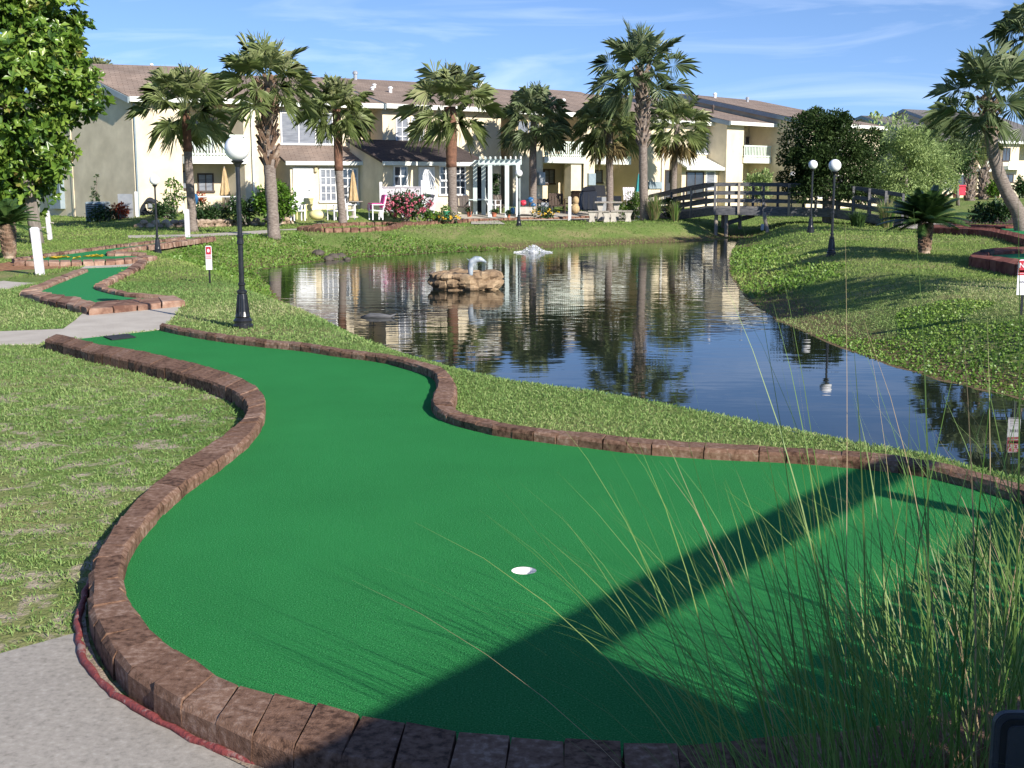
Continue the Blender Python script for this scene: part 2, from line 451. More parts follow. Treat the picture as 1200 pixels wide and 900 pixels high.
# ---------------------------------------------------------------- mesh helpers
class MB:
    def __init__(s):
        s.v, s.f, s.r = [], [], None
    def box(s, x0, x1, y0, y1, z0, z1):
        b = len(s.v)
        for z in (z0, z1):
            s.v += [(x0, y0, z), (x1, y0, z), (x1, y1, z), (x0, y1, z)]
        s.f += [(b, b + 3, b + 2, b + 1), (b + 4, b + 5, b + 6, b + 7)] + [(b + i, b + (i + 1) % 4, b + 4 + (i + 1) % 4, b + 4 + i) for i in range(4)]
        return s
    def hexa(s, p):
        """p: 4 bottom (ccw), 4 top"""
        b = len(s.v)
        s.v += [tuple(q) for q in p]
        s.f += [(b, b + 3, b + 2, b + 1), (b + 4, b + 5, b + 6, b + 7)] + [(b + i, b + (i + 1) % 4, b + 4 + (i + 1) % 4, b + 4 + i) for i in range(4)]
        return s
    def bar(s, p, q, w, h=None, up=(0, 0, 1)):
        p, q = Vector(p), Vector(q)
        h = h or w
        d = (q - p).normalized()
        u = Vector(up)
        if abs(d.dot(u)) > .98:
            u = Vector((0, 1, 0))
        sd = d.cross(u).normalized() * w / 2
        u2 = sd.cross(d).normalized() * h / 2
        s.hexa([p - sd - u2, p + sd - u2, q + sd - u2, q - sd - u2, p - sd + u2, p + sd + u2, q + sd + u2, q - sd + u2])
        return s
    def tube(s, pts, rad, n=8, cap=True):
        pts = [Vector(p) for p in pts]
        if not isinstance(rad, (list, tuple)):
            rad = [rad] * len(pts)
        b = len(s.v)
        ref = Vector((1, 0, 0))
        for i, p in enumerate(pts):
            d = (pts[min(i + 1, len(pts) - 1)] - pts[max(i - 1, 0)]).normalized()
            if abs(d.dot(ref)) > .95:
                ref = Vector((0, 1, 0))
            a = (ref - d * d.dot(ref)).normalized()
            c = d.cross(a)
            ref = a
            for k in range(n):
                t = 2 * math.pi * k / n
                s.v.append(tuple(p + (a * math.cos(t) + c * math.sin(t)) * rad[i]))
        for i in range(len(pts) - 1):
            for k in range(n):
                k2 = (k + 1) % n
                s.f.append((b + i * n + k, b + i * n + k2, b + (i + 1) * n + k2, b + (i + 1) * n + k))
        if cap:
            s.f.append(tuple(b + n - 1 - k for k in range(n)))
            s.f.append(tuple(b + (len(pts) - 1) * n + k for k in range(n)))
        return s
    def lathe(s, prof, c=(0, 0, 0), n=16):
        b = len(s.v)
        for r_, z in prof:
            for k in range(n):
                t = 2 * math.pi * k / n
                s.v.append((c[0] + r_ * math.cos(t), c[1] + r_ * math.sin(t), c[2] + z))
        for i in range(len(prof) - 1):
            for k in range(n):
                k2 = (k + 1) % n
                s.f.append((b + i * n + k, b + i * n + k2, b + (i + 1) * n + k2, b + (i + 1) * n + k))
        s.f.append(tuple(b + n - 1 - k for k in range(n)))
        s.f.append(tuple(b + (len(prof) - 1) * n + k for k in range(n)))
        return s
    def ball(s, c, rx, ry=None, rz=None, n=12, m=8, jit=0.0, rng=random):
        ry, rz = ry or rx, rz or rx
        b = len(s.v)
        s.v.append((c[0], c[1], c[2] - rz))
        for i in range(1, m):
            ph = -math.pi / 2 + math.pi * i / m
            for k in range(n):
                t = 2 * math.pi * k / n
                j = 1 + jit * (rng.random() - .5) * 2
                s.v.append((c[0] + rx * j * math.cos(ph) * math.cos(t), c[1] + ry * j * math.cos(ph) * math.sin(t), c[2] + rz * j * math.sin(ph)))
        s.v.append((c[0], c[1], c[2] + rz))
        e = len(s.v) - 1
        for k in range(n):
            k2 = (k + 1) % n
            s.f.append((b, b + 1 + k2, b + 1 + k))
            s.f.append((e, b + 1 + (m - 2) * n + k, b + 1 + (m - 2) * n + k2))
        for i in range(m - 2):
            for k in range(n):
                k2 = (k + 1) % n
                s.f.append((b + 1 + i * n + k, b + 1 + i * n + k2, b + 1 + (i + 1) * n + k2, b + 1 + (i + 1) * n + k))
        return s
    def prism(s, poly, axis, a, b_):
        """poly: list of 2d points in the plane of the other axes; extruded along axis from a to b_"""
        k = len(s.v)
        n = len(poly)
        for w in (a, b_):
            for (p, q) in poly:
                s.v.append({'x': (w, p, q), 'y': (p, w, q), 'z': (p, q, w)}[axis])
        s.f.append(tuple(k + n - 1 - i for i in range(n)))
        s.f.append(tuple(k + n + i for i in range(n)))
        for i in range(n):
            j = (i + 1) % n
            s.f.append((k + i, k + j, k + n + j, k + n + i))
        return s
    def build(s, name, m, parent=None, smooth=False, bevel=0.0, fix=True):
        me = bpy.data.meshes.new(name)
        me.from_pydata(s.v, [], s.f)
        if fix:
            bm = bmesh.new()
            bm.from_mesh(me)
            bmesh.ops.recalc_face_normals(bm, faces=bm.faces)
            if bevel:
                bmesh.ops.bevel(bm, geom=[e for e in bm.edges if len(e.link_faces) == 2 and e.calc_face_angle(0) > .5], offset=bevel, segments=2, affect='EDGES')
            bm.to_mesh(me)
            bm.free()
        me.materials.append(m)
        if smooth:
            me.polygons.foreach_set('use_smooth', [True] * len(me.polygons))
        return link(name, me, parent)

def link(name, me, parent=None):
    o = bpy.data.objects.new(name, me)
    COL.objects.link(o)
    if parent:
        o.parent = parent
    return o

def tag(o, label, cat, group=None):
    o['label'] = label
    o['category'] = cat
    if group:
        o['group'] = group
    return o

def thing(name, loc, label, cat, group=None, rz=0.0):
    o = bpy.data.objects.new(name, None)
    o.empty_display_size = .2
    COL.objects.link(o)
    o.location = loc
    o.rotation_euler = (0, 0, rz)
    return tag(o, label, cat, group)

def kids(o):
    return [c for c in bpy.data.objects if c.parent == o]

def dup(root, loc, rz, label, scale=1.0):
    def rec(o, par):
        c = o.copy()
        COL.objects.link(c)
        if par:
            c.parent = par
        for ch in kids(o):
            rec(ch, c)
        return c
    r_ = rec(root, None)
    r_.location = loc
    r_.rotation_euler = (0, 0, rz)
    r_.scale = (scale,) * 3
    r_['label'] = label
    return r_

def np_mesh(name, V, faces, m, parent=None, rnd=None, smooth=False):
    """V (n,3); faces (k,3|4) arrays; rnd per-vertex attribute"""
    me = bpy.data.meshes.new(name)
    k, c = faces.shape
    me.vertices.add(len(V))
    me.vertices.foreach_set('co', np.asarray(V, dtype=np.float32).ravel())
    me.loops.add(k * c)
    me.loops.foreach_set('vertex_index', faces.astype(np.int32).ravel())
    me.polygons.add(k)
    me.polygons.foreach_set('loop_start', np.arange(0, k * c, c, dtype=np.int32))
    me.polygons.foreach_set('loop_total', np.full(k, c, dtype=np.int32))
    if smooth:
        me.polygons.foreach_set('use_smooth', np.ones(k, dtype=bool))
    me.update(calc_edges=True)
    if rnd is not None:
        a = me.attributes.new('rnd', 'FLOAT', 'POINT')
        a.data.foreach_set('value', np.asarray(rnd, dtype=np.float32))
    me.materials.append(m)
    return link(name, me, parent)

def unit(a):
    return a / np.maximum(np.linalg.norm(a, axis=-1, keepdims=True), 1e-9)

def leaf_arrays(rng, P, D, Nn, size, aspect=.5, fold=.15):
    """leaves: base P, direction D, normal Nn -> folded diamonds"""
    D = unit(D)
    S = unit(np.cross(D, Nn))
    U = np.cross(S, D)
    size = size[:, None]
    mid = P + D * size * .55
    a = mid - S * size * aspect * .5 + U * size * fold
    b = mid + S * size * aspect * .5 + U * size * fold
    tip = P + D * size
    V = np.stack([P, a, tip, b], 1).reshape(-1, 3)
    i = np.arange(len(P))[:, None] * 4
    Fq = np.concatenate([i + np.array([[0, 2, 1]]), i + np.array([[0, 3, 2]])], 0)
    return V, Fq

def leaves(name, rng, P, D, Nn, size, m, parent=None, aspect=.5, fold=.15, rnd=None):
    V, Fq = leaf_arrays(rng, P, D, Nn, size, aspect, fold)
    r_ = rng.random(len(P)) if rnd is None else rnd
    return np_mesh(name, V, Fq, m, parent, np.repeat(r_, 4))

def clump_cloud(rng, radii, nclump, cr, nleaf, inner=.55, flat=.8, floor=-1.0):
    radii = np.array(radii)
    c = unit(rng.normal(size=(nclump, 3)))
    c[:, 2] = np.maximum(c[:, 2], floor)
    c = c * (inner + (1 - inner) * rng.random((nclump, 1)) ** .6) * radii
    crs = cr * (.55 + .9 * rng.random(nclump))
    k = rng.integers(0, nclump, nleaf)
    o = unit(rng.normal(size=(nleaf, 3))) * (rng.random((nleaf, 1)) ** .35)
    o[:, 2] *= flat
    P = c[k] + o * crs[k][:, None]
    D = unit(o * 1.0 + rng.normal(size=o.shape) * .55 + c[k] / radii * .4)
    Nn = unit(rng.normal(size=o.shape) * .6 + np.array([0, 0, 1.0]))
    tint = rng.random(nclump)[k]
    return P, D, Nn, np.clip(rng.random(nleaf) * .65 + tint * .35, 0, 1), c

# ---------------------------------------------------------------- terrain
ZW = -0.64
crest_px = [(285, 320), (300, 330), (350, 357), (400, 383), (450, 402), (500, 417), (550, 430), (600, 440), (700, 453), (800, 471), (900, 491), (1000, 511), (1060, 521), (1100, 528), (1140, 540), (1200, 553), (1300, 585)]
cr_w = [G(x, y + 4, 0) for x, y in crest_px]
near_shore = []
for i, p in enumerate(cr_w):
    d = (cr_w[min(i + 1, len(cr_w) - 1)] - cr_w[max(i - 1, 0)]).normalized()
    n_ = Vector((-d.y, d.x, 0))
    if n_.y < 0:
        n_ = -n_
    near_shore.append((p + n_ * (1.15 if i > 1 else .8), 1.3))
far_px = [(300, 317, 3.5), (340, 311, 4), (367, 307, 4), (417, 302, 4.5), (500, 297, 4.5), (600, 292, 4.5), (700, 288, 4.5), (780, 284, 4), (832, 282, 3), (850, 280.3, 2.6), (860, 278.6, 2.2)]
right_px = [(867, 279, 2.2), (863, 284, 2.6), (854, 303, 3.2), (855, 322, 3.2), (877, 352, 3.0), (910, 376, 3.0), (960, 397, 2.8), (990, 409, 2.6), (1033, 425, 2.6), (1100, 445, 2.4), (1150, 457, 2.4), (1200, 468, 2.3), (1350, 500, 2.3)]
shore = []          # (x, y, w)
shore += [(p.x, p.y, w) for p, w in near_shore[::-1]]
shore += [(G(x, y, ZW).x, G(x, y, ZW).y, w) for x, y, w in far_px]
shore += [(G(x, y, ZW).x, G(x, y, ZW).y, w) for x, y, w in right_px]
e0, e1 = shore[-1], shore[0]
shore += [(e0[0] + 6, e0[1] - 1.5, 2.2), (e0[0] + 6, e1[1] - .5, 1.3)]
SH = np.array(shore)

def pip(poly, X, Y):
    poly = np.asarray(poly)[:, :2]
    ins = np.zeros(X.shape, bool)
    x0, y0 = poly[-1]
    for x1, y1 in poly:
        c = ((y1 > Y) != (y0 > Y))
        with np.errstate(divide='ignore', invalid='ignore'):
            xi = (x0 - x1) * (Y - y1) / (y0 - y1) + x1
        ins ^= c & (X < xi)
        x0, y0 = x1, y1
    return ins

def shore_dist(X, Y):
    best = np.full(X.shape, 1e9)
    W = np.full(X.shape, 2.0)
    for i in range(len(SH)):
        a, b = SH[i - 1], SH[i]
        dx, dy = b[0] - a[0], b[1] - a[1]
        t = np.clip(((X - a[0]) * dx + (Y - a[1]) * dy) / max(dx * dx + dy * dy, 1e-9), 0, 1)
        d = np.hypot(X - a[0] - t * dx, Y - a[1] - t * dy)
        m_ = d < best
        best = np.where(m_, d, best)
        W = np.where(m_, a[2] + (b[2] - a[2]) * t, W)
    s = np.where(pip(SH, X, Y), -best, best)
    return s, W

ter_px = [(-400, 268, 4, .45), (60, 267, 5, .1), (165, 266.5, 3, .42), (340, 263, 3, .5), (470, 261, 3, .5), (560, 258.5, 3, .5), (700, 256, 4, .5), (770, 255, 6, .45), (830, 254, 10, .25), (900, 254, 25, .35), (1000, 252, 40, .4), (1200, 252, 50, .45), (1700, 252, 50, .5)]
TX = np.array([G(x, y, 0).x for x, y, w, h in ter_px])
TY = np.array([G(x, y, 0).y for x, y, w, h in ter_px])
TW = np.array([w for x, y, w, h in ter_px])
THh = np.array([h for x, y, w, h in ter_px])

def sm(t):
    t = np.clip(t, 0, 1)
    return t * t * (3 - 2 * t)

def height(X, Y):
    X, Y = np.asarray(X, float), np.asarray(Y, float)
    s, W = shore_dist(X, Y)
    z = ZW * (1 - sm(s / W))
    z = np.where(s < 0, ZW - .5 * sm(-s / 2.5), z)
    dA, dB = G(864, 279, ZW), Q(884, 250, 66 * K)
    dx, dy = dB.x - dA.x, dB.y - dA.y
    tt = np.clip(((X - dA.x) * dx + (Y - dA.y) * dy) / (dx * dx + dy * dy), 0, 1)
    dd = np.hypot(X - dA.x - tt * dx, Y - dA.y - tt * dy)
    z = z - np.where(s > 0, .3 * np.exp(-(dd / 1.5) ** 2) * sm(s / 1.5), 0)
    t = sm((Y - np.interp(X, TX, TY)) / np.interp(X, TX, TW)) * np.interp(X, TX, THh)
    z = z + np.where(s > 0, t * sm(s / 3), 0)
    gp = G(614, 668.5, .04)
    z = z - .13 * np.exp(-(np.hypot(X - gp.x, Y - gp.y) / .32) ** 4)
    wob = .03 * np.sin(X * .7 + Y * .31) * np.sin(Y * .53 - X * .2) * sm((Y - 18) / 8)
    return z + np.where(s > W, wob, 0)

def vnoise(rg_, X, Y, sc):
    o = np.zeros(X.shape)
    for k in range(7):
        a = rg_.random() * 6.283; f = sc * (.5 + 1.5 * rg_.random()); ph = rg_.random() * 6.283
        o += np.sin((X * math.cos(a) + Y * math.sin(a)) * f + ph)
    return o / 7

def bare(X, Y):
    q = vnoise(np.random.default_rng(8), X, Y, 8) + .8 * vnoise(np.random.default_rng(9), X, Y, 18) + .7 * vnoise(np.random.default_rng(10), X, Y, 34)
    lim = np.where((X < -1.0) & (Y < 15), np.interp(Y, [4, 7, 11, 15], [.2, .25, .45, .9]), 1.2)
    return np.clip(1 - (q - lim + .35) / .4, .22, 1.0)

def hz(x, y):
    return float(height(np.array([x]), np.array([y]))[0])

def GP(px, py):
    z = 0.0
    for _ in range(12):
        p = G(px, py, z)
        z = .5 * z + .5 * hz(p.x, p.y)
    return Vector((p.x, p.y, hz(p.x, p.y)))

def PY(px, Y):
    """ground point at image column px and distance Y"""
    p = Q(px, 250, Y)
    return Vector((p.x, Y, hz(p.x, Y)))

xs = np.concatenate([np.linspace(-900, -60, 15), np.linspace(-56, -24, 17), np.arange(-23.6, 22, .22), np.linspace(22.5, 60, 22), np.linspace(70, 900, 15)])
ys = np.concatenate([np.linspace(-300, -6, 8), np.arange(-4, 2, 1.0), np.arange(2, 24, .16), np.arange(24, 74, .26), np.linspace(75, 140, 40), np.linspace(150, 1600, 16)])
XX, YY = np.meshgrid(xs, ys)
ZZ = height(XX, YY)
nx, ny = len(xs), len(ys)
idx = np.arange(nx * ny).reshape(ny, nx)
Fq = np.stack([idx[:-1, :-1], idx[:-1, 1:], idx[1:, 1:], idx[1:, :-1]], -1).reshape(-1, 4)
ground = np_mesh('ground', np.stack([XX, YY, ZZ], -1).reshape(-1, 3), Fq, M_ground, smooth=True)
ground['kind'] = 'structure'
at_ = ground.data.attributes.new('bare', 'FLOAT', 'POINT')
at_.data.foreach_set('value', (sm((-.7 - XX.ravel()) / .8) * sm((17 - YY.ravel()) / 9) * .95).astype(np.float32))

wb = MB()
x0, x1, y0, y1 = SH[:, 0].min() - 1, SH[:, 0].max() + 1, SH[:, 1].min() - 1, SH[:, 1].max() + 1
wb.v = [(x0, y0, ZW), (x1, y0, ZW), (x1, y1, ZW), (x0, y1, ZW)]
wb.f = [(0, 1, 2, 3)]
pond = wb.build('pond_water', M_water, fix=False)
pond['kind'] = 'structure'

def sheet(name, poly, z, m, parent=None, hole=None, drape=False, thick=0.0):
    """flat polygon (world xy) as a sheet with a rim"""
    P = [Vector((p[0], p[1], z)) for p in poly]
    loops = [P]
    if hole:
        loops.append([Vector((p[0], p[1], z)) for p in hole])
    tris = tessellate_polygon(loops)
    b = MB()
    allp = [p for lp in loops for p in lp]
    zz = lambda p: (hz(p.x, p.y) + z) if drape else z
    b.v = [(p.x, p.y, zz(p)) for p in allp]
    b.f = [tuple(t) for t in tris]
    if thick:
        k = len(P)
        o = len(b.v)
        b.v += [(p.x, p.y, zz(p) - thick) for p in P]
        b.f += [(i, (i + 1) % k, o + (i + 1) % k, o + i) for i in range(k)]
    ob = b.build(name, m, parent)
    return ob

# ---------------------------------------------------------------- paths
def pxpoly(pts, z=0.0):
    return [G(x, y, z) for x, y in pts]
BLOCKED = []
path_front = pxpoly([(-200, 810), (0, 768), (88, 744), (92, 765), (110, 790), (140, 815), (185, 842), (240, 868), (290, 885), (350, 902), (420, 960), (420, 1100), (-200, 1100)])
o = sheet('path', path_front, .008, M_conc, thick=.05); o['kind'] = 'structure'; BLOCKED.append(path_front)
path_mid = pxpoly([(-120, 391), (0, 389), (74, 386), (88, 376), (102, 363), (217, 352), (203, 372), (190, 386), (104, 398), (62, 396), (45, 404), (-120, 407)])
o = sheet('path', path_mid, .008, M_conc_pale, thick=.05); o['kind'] = 'structure'; BLOCKED.append(path_mid)
path_up = pxpoly([(-60, 338), (8, 329), (58, 325), (94, 315), (108, 308), (168, 304), (178, 306), (163, 311), (150, 313.5), (102, 316.5), (70, 328), (30, 334), (8, 339)])
o = sheet('path', path_up, .008, M_conc_pale, thick=.05); o['kind'] = 'structure'; BLOCKED.append(path_up)
path_back = pxpoly([(150, 276.5), (230, 275), (300, 271.5), (360, 267.5), (372, 269), (310, 274), (235, 278.5), (150, 280)])
o = sheet('path', path_back, .012, M_conc_pale, drape=True); o['kind'] = 'structure'; BLOCKED.append(path_back)
path_right = pxpoly([(1034, 259.5), (1050, 262), (1110, 260.5), (1150, 258.5), (1150, 262), (1110, 266), (1085, 270), (1062, 267.5), (1036, 264.5)])
o = sheet('path', path_right, .03, M_conc_pale, drape=True); o['kind'] = 'structure'; BLOCKED.append(path_right)
litter = pxpoly([(-60, 318), (12, 307), (60, 307), (110, 308), (80, 314), (40, 320), (0, 330), (-60, 338)])
o = sheet('leaf_litter', litter, .006, M_leaflit); o['kind'] = 'stuff'; BLOCKED.append(litter)

# ---------------------------------------------------------------- golf greens
ZT, ZG = .108, .04
def resample(pairs, step, ztop):
    """pairs of (outer px, inner px) -> world pairs with arc-length spacing"""
    O = [G(a[0], a[1], ztop) for a, b in pairs]
    I = [G(b[0], b[1], ztop) for a, b in pairs]
    # catmull-rom refinement
    def refine(P):
        out = []
        for i in range(len(P) - 1):
            p0, p1, p2, p3 = P[max(i - 1, 0)], P[i], P[i + 1], P[min(i + 2, len(P) - 1)]
            for k in range(6):
                t = k / 6
                out.append(.5 * ((2 * p1) + (p2 - p0) * t + (2 * p0 - 5 * p1 + 4 * p2 - p3) * t * t + (3 * p1 - p0 - 3 * p2 + p3) * t ** 3))
        out.append(P[-1])
        return out
    O, I = refine(O), refine(I)
    mids = [(a + b) / 2 for a, b in zip(O, I)]
    L_ = [0.0]
    for i in range(1, len(mids)):
        L_.append(L_[-1] + (mids[i] - mids[i - 1]).length)
    n = max(2, int(round(L_[-1] / step)))
    res = []
    j = 0
    for k in range(n + 1):
        s = L_[-1] * k / n
        while j < len(L_) - 2 and L_[j + 1] < s:
            j += 1
        t = (s - L_[j]) / max(L_[j + 1] - L_[j], 1e-9)
        res.append((O[j].lerp(O[j + 1], t), I[j].lerp(I[j + 1], t)))
    return res

def border(name, pairs, label, m, step=.16, ztop=ZT, zbot=-.04, gap=.006, rough=.006, minw=.14, seed=1, bev=.02, group='brick borders of the golf greens'):
    rg = random.Random(seed)
    rs = resample(pairs, step, ztop)
    rv = []
    b = MB()
    for i in range(len(rs) - 1):
        (o0, i0), (o1, i1) = rs[i], rs[i + 1]
        # keep a minimum real width
        q = []
        for o_, i_ in ((o0, i0), (o1, i1)):
            w = (o_ - i_)
            if w.length < minw:
                c = i_
                w = w.normalized() * minw
                o_ = c + w
            q.append((o_, i_))
        (o0, i0), (o1, i1) = q
        g = gap / max((o1 - o0).length, .02) / 2
        a0, b0 = o0.lerp(o1, g), i0.lerp(i1, g)
        a1, b1 = o1.lerp(o0, g), i1.lerp(i0, g)
        j = lambda: (rg.random() - .5) * rough * 2
        tz = rg.random() * .007 - .0035
        rv.append(rg.random())
        def up(p, z):
            return Vector((p.x + j(), p.y + j(), z + j() * .8 + tz))
        # rounded profile: chamfered top edges
        prof = []
        for (o_, i_) in ((a0, b0), (a1, b1)):
            d = (i_ - o_)
            ch = min(bev / max(d.length, .01), .3)
            prof.append([up(o_, zbot), up(o_, ztop - bev * 1.1), up(o_ + d * ch, ztop), up(i_ - d * ch, ztop), up(i_, ztop - bev * 1.1), up(i_, zbot)])
        k = len(b.v)
        for pr in prof:
            b.v += [tuple(p) for p in pr]
        b.f += [(k + 5, k + 4, k + 3, k + 2, k + 1, k), tuple(k + 6 + t for t in range(6))]
        for t in range(5):
            b.f.append((k + t, k + t + 1, k + 7 + t, k + 6 + t))
    # mortar core just under the tops, so that joints read dark but closed
    for i in range(len(rs) - 1):
        (o0, i0), (o1, i1) = rs[i], rs[i + 1]
        def pt(o_, i_, f, z):
            p = o_.lerp(i_, f)
            return (p.x, p.y, z)
        b.hexa([pt(o0, i0, .18, -.03), pt(o1, i1, .18, -.03), pt(o1, i1, .82, -.03), pt(o0, i0, .82, -.03),
                pt(o0, i0, .18, ztop - .03), pt(o1, i1, .18, ztop - .03), pt(o1, i1, .82, ztop - .03), pt(o0, i0, .82, ztop - .03)])
    ob = b.build(name, m)
    rnd_ = np.full(len(b.v), .5, dtype=np.float32)
    rnd_[:12 * len(rv)] = np.repeat(np.array(rv), 12)
    ra = ob.data.attributes.new('rnd', 'FLOAT', 'POINT')
    ra.data.foreach_set('value', rnd_)
    tag(ob, label, 'brick border', group)
    return ob, rs

left_pairs = [((53, 398), (66, 391)), ((80, 405), (95, 397)), ((107, 412), (122, 404)), ((149, 421), (168, 411)), ((185, 430), (207, 420)), ((228, 441), (250, 431)), ((263, 453), (285, 443)), ((281, 463), (304, 455)), ((289, 475), (311, 468)), ((284, 488), (309, 485)), ((262, 507), (296, 507)), ((226, 531), (261, 536)), ((190, 557), (223, 562)), ((156, 587), (188, 592)), ((126, 622), (161, 624)), ((109, 658), (146, 655)), ((103, 696), (146, 688)), ((106, 714), (156, 706)), ((113, 735), (170, 724)), ((130, 762), (188, 743)), ((152, 784), (210, 759)), ((182, 806), (232, 773)), ((215, 824), (256, 787)), ((254, 842), (283, 801)), ((300, 862), (330, 813)), ((363, 880), (390, 827)), ((430, 894), (450, 840)), ((500, 905), (515, 850)), ((580, 915), (590, 859)), ((660, 921), (660, 865)), ((740, 924), (735, 868)), ((830, 924), (820, 868)), ((930, 915), (900, 862)), ((1040, 900), (1000, 850)), ((1150, 878), (1100, 832)), ((1260, 848), (1210, 806)), ((1350, 806), (1280, 770)), ((1420, 750), (1340, 726)), ((1440, 690), (1370, 684)), ((1420, 645), (1360, 648))]
right_pairs = [((190, 378), (187, 381)), ((240, 388), (237, 390.5)), ((303, 396), (301, 399)), ((350, 400.5), (348, 403.5)), ((395, 407), (392, 410)), ((450, 414), (446, 417)), ((480, 419.5), (475, 424)), ((505, 426), (498, 431)), ((522, 432.5), (508, 436)), ((532, 444), (511, 443.5)), ((535.5, 452.5), (511, 452)), ((534, 462.5), (507, 461)), ((530.5, 472), (505, 469)), ((536, 479), (511, 478.5)), ((550, 485), (530, 487)), ((575, 491), (560, 495)), ((600, 496), (590, 501)), ((650, 502.5), (643, 508)), ((700, 507.5), (695, 514)), ((750, 512.5), (746, 520)), ((800, 516), (797, 524)), ((850, 519), (848, 527)), ((880, 520.5), (878, 528)), ((933, 524), (932, 531)), ((987, 527.5), (986, 535)), ((1040, 532), (1039, 540)), ((1080, 537), (1078, 545)), ((1120, 545), (1116, 553)), ((1160, 556), (1155, 563)), ((1200, 567), (1193, 574)), ((1260, 586), (1248, 592)), ((1340, 612), (1320, 617)), ((1410, 640), (1355, 642))]
_, lrs = border('brick_border', left_pairs, 'long curved brown brick border along the left and front edge of the big green', M_block, step=.165, seed=3)
_, rrs = border('brick_border', right_pairs, 'curved brown brick border between the big green and the pond bank', M_block, step=.17, seed=4, gap=.004)
def mid_in(p):  # a point under the inner third of the border
    return p[0].lerp(p[1], .7)
green_poly = [mid_in(p) for p in rrs] + [mid_in(p) for p in lrs[::-1]]
tee_l, tee_r = G(104, 398, ZG), G(187, 386, ZG)
CUP = G(614, 668.5, ZG)
hole = [(CUP.x + .056 * math.cos(t * math.pi / 12), CUP.y + .056 * math.sin(t * math.pi / 12)) for t in range(24)]
green = thing('putting_green', (CUP.x, CUP.y, 0), 'large S-shaped putting green of bright green artificial turf beside the pond', 'golf green', 'artificial turf golf greens')
tp = [(p.x - CUP.x, p.y - CUP.y) for p in green_poly]
sheet('turf', tp, ZG, M_turf, green, hole=[(x - CUP.x, y - CUP.y) for x, y in hole], thick=.035)
cb = MB()
n = 24
for z, r_ in ((ZG - .001, .056), (-.06, .054)):
    cb.v += [(r_ * math.cos(t * 2 * math.pi / n), r_ * math.sin(t * 2 * math.pi / n), z) for t in range(n)]
cb.f = [(i, (i + 1) % n, n + (i + 1) % n, n + i) for i in range(n)] + [tuple(range(n, 2 * n))]
cb.build('cup', M_white, green, fix=False)
BLOCKED.append(green_poly)
BLOCKED.append([p[0] for p in lrs] + [p[1] for p in lrs[::-1]])
BLOCKED.append([p[0] for p in rrs] + [p[1] for p in rrs[::-1]])
tm = [G(x, y, .05) for x, y in [(121, 394.2), (150, 391.2), (159.5, 395), (131, 398.2)]]
b = MB()
c0 = sum(tm, Vector()) / 4
b.hexa([(p.x - c0.x, p.y - c0.y, 0) for p in tm] + [(p.x - c0.x, p.y - c0.y, .012) for p in tm])
o = b.build('tee_mat', M_matrub, bevel=.003); o.location = (c0.x, c0.y, .043)
tag(o, 'dark rectangular rubber tee mat at the far end of the big green', 'tee mat')

# red painted kerb
kb = MB()
kp = [(104, 676), (96, 700), (90, 722), (91, 744), (100, 768), (121, 795), (150, 816), (190, 838), (240, 863), (290, 882), (345, 896), (400, 908), (470, 918), (560, 925), (700, 940)]
kw = [G(x, y, .04) for x, y in kp]
rk = random.Random(5)
pts = []
for i in range(len(kw) - 1):
    for t in (0, .25, .5, .75):
        p = kw[i].lerp(kw[i + 1], t)
        pts.append(p + Vector((rk.uniform(-.005, .005), rk.uniform(-.005, .005), rk.uniform(-.004, .003) - .026)))
kb.tube(pts, [.0135 + rk.uniform(-.004, .004) for _ in pts], n=8)
o = kb.build('painted_kerb', M_redpaint, smooth=True)
tag(o, 'thin curved kerb with chipped red paint between the concrete path and the brick border', 'kerb')
soilp = kw + [p[0] + (p[0] - p[1]) * .1 for p in lrs[::-1] if p[0].y < 5.4 and p[0].x < .4]
o = sheet('soil_strip', soilp, .012, M_soil); o['kind'] = 'structure'

# second green, left
g2 = [((22, 341), (45, 338.5)), ((61, 326), (73, 327)), ((96, 314), (103, 315.5))]
g2b = [((23, 341), (46, 339.5)), ((54, 350), (66, 344.5)), ((80, 356), (88, 347.5)), ((102, 361), (113, 354))]
g2c = [((104, 362), (113, 353)), ((160, 357), (165, 349.5)), ((217, 351.5), (203, 346))]
g2d = [((200, 346), (193, 347)), ((165, 343), (160, 345)), ((141, 340), (138, 342.5)), ((124, 334), (110, 335)), ((128, 329), (116, 330)), ((152, 318.5), (140, 319)), ((168, 310), (158, 307.5)), ((172, 304.5), (163, 303.5))]
zt2 = .095
prs = []
for nm, pr, lb in (('a', g2, 'brick border on the far left side of the small angular green'), ('b', g2b, 'dark stepped brick border on the near left side of the small angular green'), ('c', g2c, 'pale brick border across the near end of the small angular green beside the path'), ('d', g2d, 'zigzag brick border on the right side of the small angular green')):
    _, r_ = border('brick_border', pr, lb, M_block_far, step=.34, ztop=zt2, seed=ord(nm), bev=.03, gap=.02, rough=.012, minw=.2)
    BLOCKED.append([p[0] for p in r_] + [p[1] for p in r_[::-1]])
    prs.append(r_)
g2turf = pxpoly([(38, 341), (62, 328), (99, 314.5), (152, 312.5), (118, 333), (112, 336), (139, 344), (165, 347), (200, 350), (160, 352.5), (108, 357), (75, 351), (50, 346)], ZG)
c0 = sum(g2turf, Vector()) / len(g2turf)
o = sheet('putting_green', [(p.x - c0.x, p.y - c0.y) for p in g2turf], ZG, M_turf_far, thick=.03); o.location = (c0.x, c0.y, 0)
tag(o, 'small angular green turf lane left of the path beyond the big green', 'golf green', 'artificial turf golf greens')
BLOCKED.append(g2turf)
